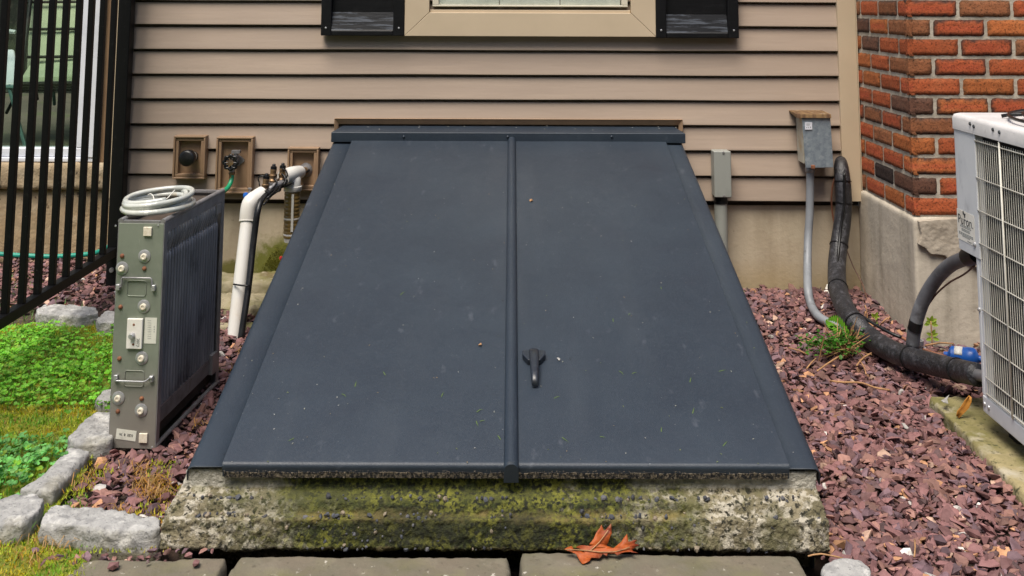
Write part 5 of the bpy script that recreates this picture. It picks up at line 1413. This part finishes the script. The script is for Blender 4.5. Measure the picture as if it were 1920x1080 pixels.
while cnt < 42000:
    x = rr.uniform(-2.2, -.70); y = rr.uniform(-2.2, -.34)
    inl = lawn_in(x, y)
    if not inl:
        n_ = noise.noise(Vector((x * 7, y * 7, 2)))
        if not (x < -.735 and -1.93 < y < -1.50 and n_ > -.02) : continue
        z = .002
        if rr.random() > .55: continue
    else:
        z = lawn_z(x, y)
        if rr.random() < clover_p(x, y) * .9: continue
    cnt += 1
    n_ = noise.noise(Vector((x * 9, y * 9, 9)))
    g = rr.uniform(.7, 1.3)
    col = (.48, .40, .02) if n_ > .22 else ((.38, .44, .025) if n_ > -.12 else (.17, .34, .02))
    if rr.random() < .05: col = (.36, .20, .05)
    h = rr.uniform(.004, .011); a = rr.random() * 6.28; d = Vector((math.cos(a), math.sin(a), 0)); s = Vector((-d.y, d.x, 0)) * rr.uniform(.0012, .0024)
    p0 = Vector((x, y, z + .001)) ; p1 = p0 + d * rr.uniform(.002, .008) + Vector((0, 0, h))
    mo.add([p0 - s, p0 + s, p1], [(0, 1, 2)], tuple(c * g for c in col))
tag(mo.build('ground_moss', m_leaf), 'yellow green moss spread over the lawn and gravel edge', 'moss', kind='stuff')
# dry grass tufts beside the curb and on the soil
dg = MB()
for (px, py, n_, sp0) in ((298, 925, 90, .02), (285, 905, 60, .02), (270, 900, 40, .03), (175, 990, 70, .03), (120, 1005, 60, .03), (60, 1040, 60, .05), (225, 960, 30, .02), (262, 880, 40, .03), (305, 985, 20, .01), (150, 900, 30, .03), (395, 790, 30, .03), (440, 690, 25, .02), (465, 660, 20, .02)):
    c = at(px, py, z=.01)
    for _ in range(n_):
        p0 = Vector((c.x + rr.gauss(0, sp0), c.y + rr.gauss(0, sp0 * .7), .004)); a = rr.random() * 6.28; l = rr.uniform(.015, .045)
        p1 = p0 + Vector((math.cos(a) * l * .5, math.sin(a) * l * .5, l * .5)); p2 = p0 + Vector((math.cos(a) * l, math.sin(a) * l, l * rr.uniform(.1, .5)))
        s = Vector((-math.sin(a), math.cos(a), 0)) * .0009
        g = rr.uniform(.7, 1.3)
        dg.add([p0 - s, p0 + s, p1 + s, p1 - s, p2], [(0, 1, 2, 3), (3, 2, 4)], rr.choice([(.42 * g, .25 * g, .09 * g), (.34 * g, .20 * g, .05 * g), (.45 * g, .22 * g, .03 * g)]))
tag(dg.build('dry_grass', m_leaf), 'dry straw coloured grass wisps between gravel and curb', 'dry grass', kind='stuff')

# ------------------------------------------------------------------ weeds at the right
def leaf_into(mb, base, d, l, wd, col, up=Vector((0, 0, 1)), fold=.2):
    d = d.normalized(); s = d.cross(up).normalized(); n_ = s.cross(d)
    pts = [base, base + d * l * .35 + s * wd + n_ * fold * wd, base + d * l * .75 + s * wd * .7 + n_ * fold * wd * .6, base + d * l - n_ * wd * .2, base + d * l * .75 - s * wd * .7 + n_ * fold * wd * .6, base + d * l * .35 - s * wd + n_ * fold * wd, base + d * l * .5]
    mb.add(pts, [(0, 1, 6), (1, 2, 6), (2, 3, 6), (3, 4, 6), (4, 5, 6), (5, 0, 6)], col)
wd_ = thing('weed', 'leafy dark green weed with dead stems under the insulated pipe', 'weed', at(1555, 650, z=.03))
lf = MB(); stm = MB()
c0 = at(1585, 662, z=.03)
for i in range(420):
    px, py = rr.gauss(1550, 26), rr.gauss(643, 10)
    if i > 300: px, py = rr.gauss(1588, 16), rr.gauss(638, 14)
    p = at(px, py, z=.025 + .03 * rr.random() + max(0, (655 - py)) * .0009)
    g = rr.uniform(.6, 1.3); col = (.05 * g, .17 * g, .015 * g)
    leaf_into(lf, p, Vector((rr.uniform(-1, 1), rr.uniform(-1, .3), rr.uniform(-.2, .8))), rr.uniform(.010, .020), rr.uniform(.004, .0075), col)
for i in range(60):
    a = at(rr.gauss(1585, 22), rr.gauss(662, 8), z=.01)
    d = Vector((rr.gauss(0, .5), rr.gauss(-.2, .5), rr.uniform(.2, 1))).normalized() * rr.uniform(.04, .13)
    stm.tube([a, a + d * .5 + Vector((0, 0, .006)), a + d], [.0022, .0018, .001], 5, smooth=False)
lf.build('leaves', m_leaf, wd_); tag(stm.build('dead_stems', m_twig, wd_), kind='stuff')
fn_ = thing('fern', 'bright green fern frond lying over the slim grey conduit', 'fern', at(1590, 628, z=.05))
fr_ = MB(); q0, q1 = at(1592, 630, z=.05), at(1549, 601, z=.085)
for i in range(12):
    t_ = i / 11; p = q0.lerp(q1, t_) + Vector((0, -.01, .012 * math.sin(t_ * 3)))
    for s_ in (-1, 1):
        g = rr.uniform(.85, 1.15); leaf_into(fr_, p, (q1 - q0).normalized() * .6 + Vector((.55, 0, .8)) * s_ * .9 + Vector((0, -.4, 0)), .034 * math.sin(.35 + t_ * 2.6), .0045, (.16 * g, .40 * g, .03 * g), Vector((0, -1, .2)))
fr_.build('frond', m_leaf, fn_); MB().tube([q0, q0.lerp(q1, .5) + Vector((0, -.01, .01)), q1], .0014, 5).build('stem', m_leaf, fn_)
bpy.data.objects[fn_.children[-1].name].data.materials.clear(); fn_.children[-1].data.materials.append(m_twig)
def sapling(label, base_px, y, pts, leaves):
    s_ = thing('seedling', label, 'seedling', at(*base_px, y=y))
    MB().tube([at(px, py, y=y) for px, py in pts], .0022, 6).build('stem', m_twig, s_, smooth=180)
    l_ = MB()
    for (px, py, dx, dz) in leaves:
        g = rr.uniform(.85, 1.2)
        leaf_into(l_, at(px, py, y=y), Vector((dx, -.3, dz)), .024, .0065, (.24 * g, .34 * g, .035 * g), Vector((0, -1, .3)))
    l_.build('leaves', m_leaf, s_)
sapling('yellow green seedling growing up the concrete behind the grey conduit', (1748, 648), -.60, [(1748, 650), (1747, 625), (1745, 602)],
        [(1746, 606, -1, .3), (1744, 604, -.7, .9), (1745, 603, .9, .5), (1746, 608, 1, -.1), (1743, 606, -1, -.2), (1747, 630, 1, .5), (1747, 629, -1, .5), (1748, 634, 1, -.2), (1747, 634, -1, -.2), (1745, 603, .2, 1), (1746, 610, .9, .8), (1747, 628, .5, 1)])
sapling('small yellow leaved seedling between the insulated pipe and the brick base', (1634, 612), -.36, [(1632, 618), (1636, 602), (1640, 594)],
        [(1636, 602, -1, .4), (1638, 598, 1, .5), (1640, 595, .5, 1), (1634, 606, -1, 0), (1640, 596, -.6, .8), (1637, 603, 1, 0), (1634, 608, .9, -.2)])
dst = MB()
for pts in ([(1625, 615), (1626, 590), (1622, 572)], [(1640, 622), (1652, 606), (1664, 596)], [(1632, 620), (1648, 612), (1662, 618)], [(1620, 612), (1621, 596), (1623, 584)], [(1655, 612), (1662, 604), (1668, 594)]):
    dst.tube([at(px, py, y=-.40) for px, py in pts], .0024, 5)
tag(dst.build('dead_stalks', m_twig, smooth=180), 'clump of dead reddish stalks at the foot of the brick wall base', 'stalks')
# twigs and straws on the gravel
def twig(label, pts, r, z=.03):
    tag(MB().tube([at(px, py, z=z) + Vector((0, 0, .004 * math.sin(i * 2))) for i, (px, py) in enumerate(pts)], r, 6).build('twig', m_twig, smooth=180), label, 'twig', 'twigs on the gravel')
twig('long forked pale twig lying on the gravel below the weed', [(1556, 714), (1580, 719), (1615, 716), (1640, 726), (1668, 734)], .0030)
twig('tan twig slanting down left from the weed', [(1574, 668), (1555, 682), (1532, 694)], .0028)
twig('thin tan twig pointing down right from the weed', [(1612, 676), (1620, 690), (1624, 700)], .0022)
twig('straight tan twig under the bend of the insulated pipe', [(1634, 662), (1618, 674), (1606, 684)], .0028)
twig('twig lying along the brick wall base behind the copper line', [(1735, 648), (1762, 645), (1788, 643)], .0026, .05)
twig('short twig on the gravel beside the cellar door edge', [(1478, 652), (1500, 660), (1515, 664)], .0022)
twig('bent reddish twig at the left side of the weed', [(1530, 672), (1520, 684), (1512, 690)], .0024)
twig('straw standing out of the gravel near the boulder', [(1715, 1012), (1716, 1030), (1714, 1042)], .0018)
twig('thin straw by the corner of the flagstone and boulder', [(1515, 1043), (1540, 1042), (1580, 1044)], .0018, .01)

# curled yellow leaf on the pad
yl = MB(); pts = [(1794, 781), (1800, 771), (1808, 762), (1814, 750), (1818, 742)]
L0 = [at(px, py, y=-1.26) for px, py in pts]
vs = []
for i, p in enumerate(L0):
    w_ = (.004, .010, .011, .009, .003)[i]
    vs += [p + Vector((-w_, -.004, .002)), p + Vector((0, .004, 0)), p + Vector((w_, -.006, -.002))]
yl.add(vs, [f for i in range(4) for f in ((3 * i, 3 * i + 1, 3 * i + 4, 3 * i + 3), (3 * i + 1, 3 * i + 2, 3 * i + 5, 3 * i + 4))])
o = yl.build('curled_leaf', m_yleaf, smooth=180); o.modifiers.new('t', 'SOLIDIFY').thickness = .0008
tag(o, 'curled orange yellow dead leaf standing on the pad beside the condenser', 'leaf')
# white scrap at the pad corner
tag(MB().prism([at(px, py, z=.045) for px, py in ((1765, 752), (1773, 747), (1780, 741), (1776, 750), (1778, 757), (1769, 755))], (0, 0, .002)).build('paper_scrap', m_granite), 'crumpled white paper scrap on the back corner of the pad', 'scrap')

# oak leaf
ok = MB()
outline = [(1058, 1030), (1072, 1023), (1078, 1034), (1098, 1037), (1080, 1027), (1084, 1024), (1103, 1024), (1113, 1008), (1121, 995), (1128, 985), (1133, 996), (1146, 982), (1147, 1000), (1139, 1015), (1137, 1022), (1150, 1028), (1165, 1018), (1176, 1002), (1178, 1016), (1184, 1017), (1196, 1012), (1190, 1022), (1200, 1023), (1184, 1030), (1196, 1040), (1182, 1034), (1172, 1038), (1157, 1043), (1152, 1037), (1140, 1038), (1138, 1045), (1130, 1037), (1124, 1048), (1108, 1047), (1106, 1052), (1093, 1058), (1086, 1048), (1080, 1040)]
def oak_pt(px, py):
    # lies on the flagstone, the big lobes propped against the curb
    y = -1.972 + (1056 - py) * .0011
    if py < 1024: y = -1.936 + (1024 - py) * .0004
    q = at(px, py, y=y); q.z = max(q.z, .009); return q
from mathutils.geometry import tessellate_polygon
V2 = [Vector((px, -py, 0)) for px, py in outline]
tris = tessellate_polygon([V2])
bm = bmesh.new(); bv = [bm.verts.new((px, -py, 0)) for px, py in outline]
for t_ in tris:
    try: bm.faces.new([bv[i] for i in t_])
    except ValueError: pass
bmesh.ops.subdivide_edges(bm, edges=bm.edges, cuts=2, use_grid_fill=True)
bm.verts.index_update()
ov = []
for v in bm.verts:
    q = oak_pt(v.co.x, -v.co.y)
    ov.append(q + Vector((0, -.006 * noise.noise(Vector((v.co.x * .05, v.co.y * .05, 1))), .006 * noise.noise(Vector((v.co.x * .04, v.co.y * .06, 4))))))
ok.add(ov, [tuple(v.index for v in f.verts) for f in bm.faces]); bm.free()
oak = thing('oak_leaf', 'rust orange oak leaf leaning on the curb on the flagstone', 'leaf', oak_pt(1130, 1035))
o = ok.build('blade', m_oak, oak, smooth=180); o.modifiers.new('t', 'SOLIDIFY').thickness = .0008
vn = MB()
for pts in ([(1060, 1030), (1100, 1032), (1125, 1035), (1155, 1034), (1180, 1026)], [(1106, 1033), (1124, 1016), (1140, 994)]):
    vn.tube([oak_pt(px, py) + Vector((0, -.004, .002)) for px, py in pts], .0011, 5)
vn.build('vein', m_twig, oak, smooth=180)

# grass clippings and leaf crumbs lying on the cellar door
cp2 = MB(); rr = random.Random(9)
def scrap(x, s, l, wd, ang, col, h=.0148):
    d = su * math.cos(ang) + Vector((1, 0, 0)) * math.sin(ang); n2_ = Vector((1, 0, 0)) * math.cos(ang) - su * math.sin(ang)
    b0 = dp(x, s, h); k = rr.uniform(-.3, .3)
    pts = [b0 - d * l / 2 - n2_ * wd * .5, b0 - d * l / 2 + n2_ * wd * .5, b0 + n2_ * (wd * .5 + k * l * .3) + sn * .0012, b0 + n2_ * (-wd * .5 + k * l * .3) + sn * .0012, b0 + d * l / 2]
    cp2.add(pts, [(0, 1, 2, 3), (3, 2, 4)], col)
for px, py in ((645, 742), (667, 720), (755, 550), (830, 740), (895, 795), (905, 790), (935, 820), (1060, 825), (1130, 820), (1165, 700), (1190, 700), (1355, 695), (1295, 712), (1240, 805), (1360, 832), (1180, 590), (1240, 540), (1150, 600), (720, 700), (545, 825), (1045, 745), (1300, 770), (900, 770)):
    x, s = on_slope(px, py); scrap(x, s, rr.uniform(.012, .024), .0018, rr.uniform(0, 6.28), (.14, .22, .05))
for i in range(170):
    s = LEN * rr.random() ** 1.35; x = rr.uniform(xl + .03, xr - .03); inl = lx0 < x < lx1
    g = rr.uniform(.6, 1.3)
    if abs(x - SX) < .02: continue
    col = rr.choice([(.35 * g, .35 * g, .30 * g), (.20 * g, .24 * g, .08 * g), (.30 * g, .22 * g, .12 * g), (.4 * g, .4 * g, .38 * g)])
    scrap(x, s, rr.uniform(.002, .007), rr.uniform(.001, .0022), rr.uniform(0, 6.28), col, .0152 if inl else .0012)
for i in range(16):
    px = rr.uniform(640, 1270); p = at(px, rr.uniform(238, 247), y=-.09)
    cp2.add([p + Vector((0, 0, .004)), p + Vector((.005, 0, .004)), p + Vector((.003, .004, .006))], [(0, 1, 2)], (.45, .43, .38))
tag(cp2.build('grass_clippings', m_leaf), 'grass clippings and dust crumbs scattered on the cellar door', 'clippings', kind='stuff')
def crumb(label, px, py, s0, m_):
    x, s = on_slope(px, py); q = MB()
    b0 = dp(x, s, .0150); pts = []
    for i in range(7):
        a = i / 7 * 6.28; r0 = s0 * rr.uniform(.5, 1.1); pts.append(b0 + Vector((1, 0, 0)) * r0 * math.cos(a) + su * r0 * math.sin(a) * 1.3 + sn * rr.uniform(0, .006))
    pts.append(b0 + sn * .004); q.add(pts, [(7, i, (i + 1) % 7) for i in range(7)])
    o = q.build('leaf_scrap', m_, smooth=180); o.modifiers.new('t', 'SOLIDIFY').thickness = .0006; tag(o, label, 'leaf')
crumb('tiny tan leaf scrap high on the right door leaf', 995, 377, .008, m_twig)
crumb('small olive leaf scrap left of the centre strip', 900, 648, .006, m_twig)
crumb('pale curled leaf scrap right of the door handle', 1048, 676, .006, m_granite)
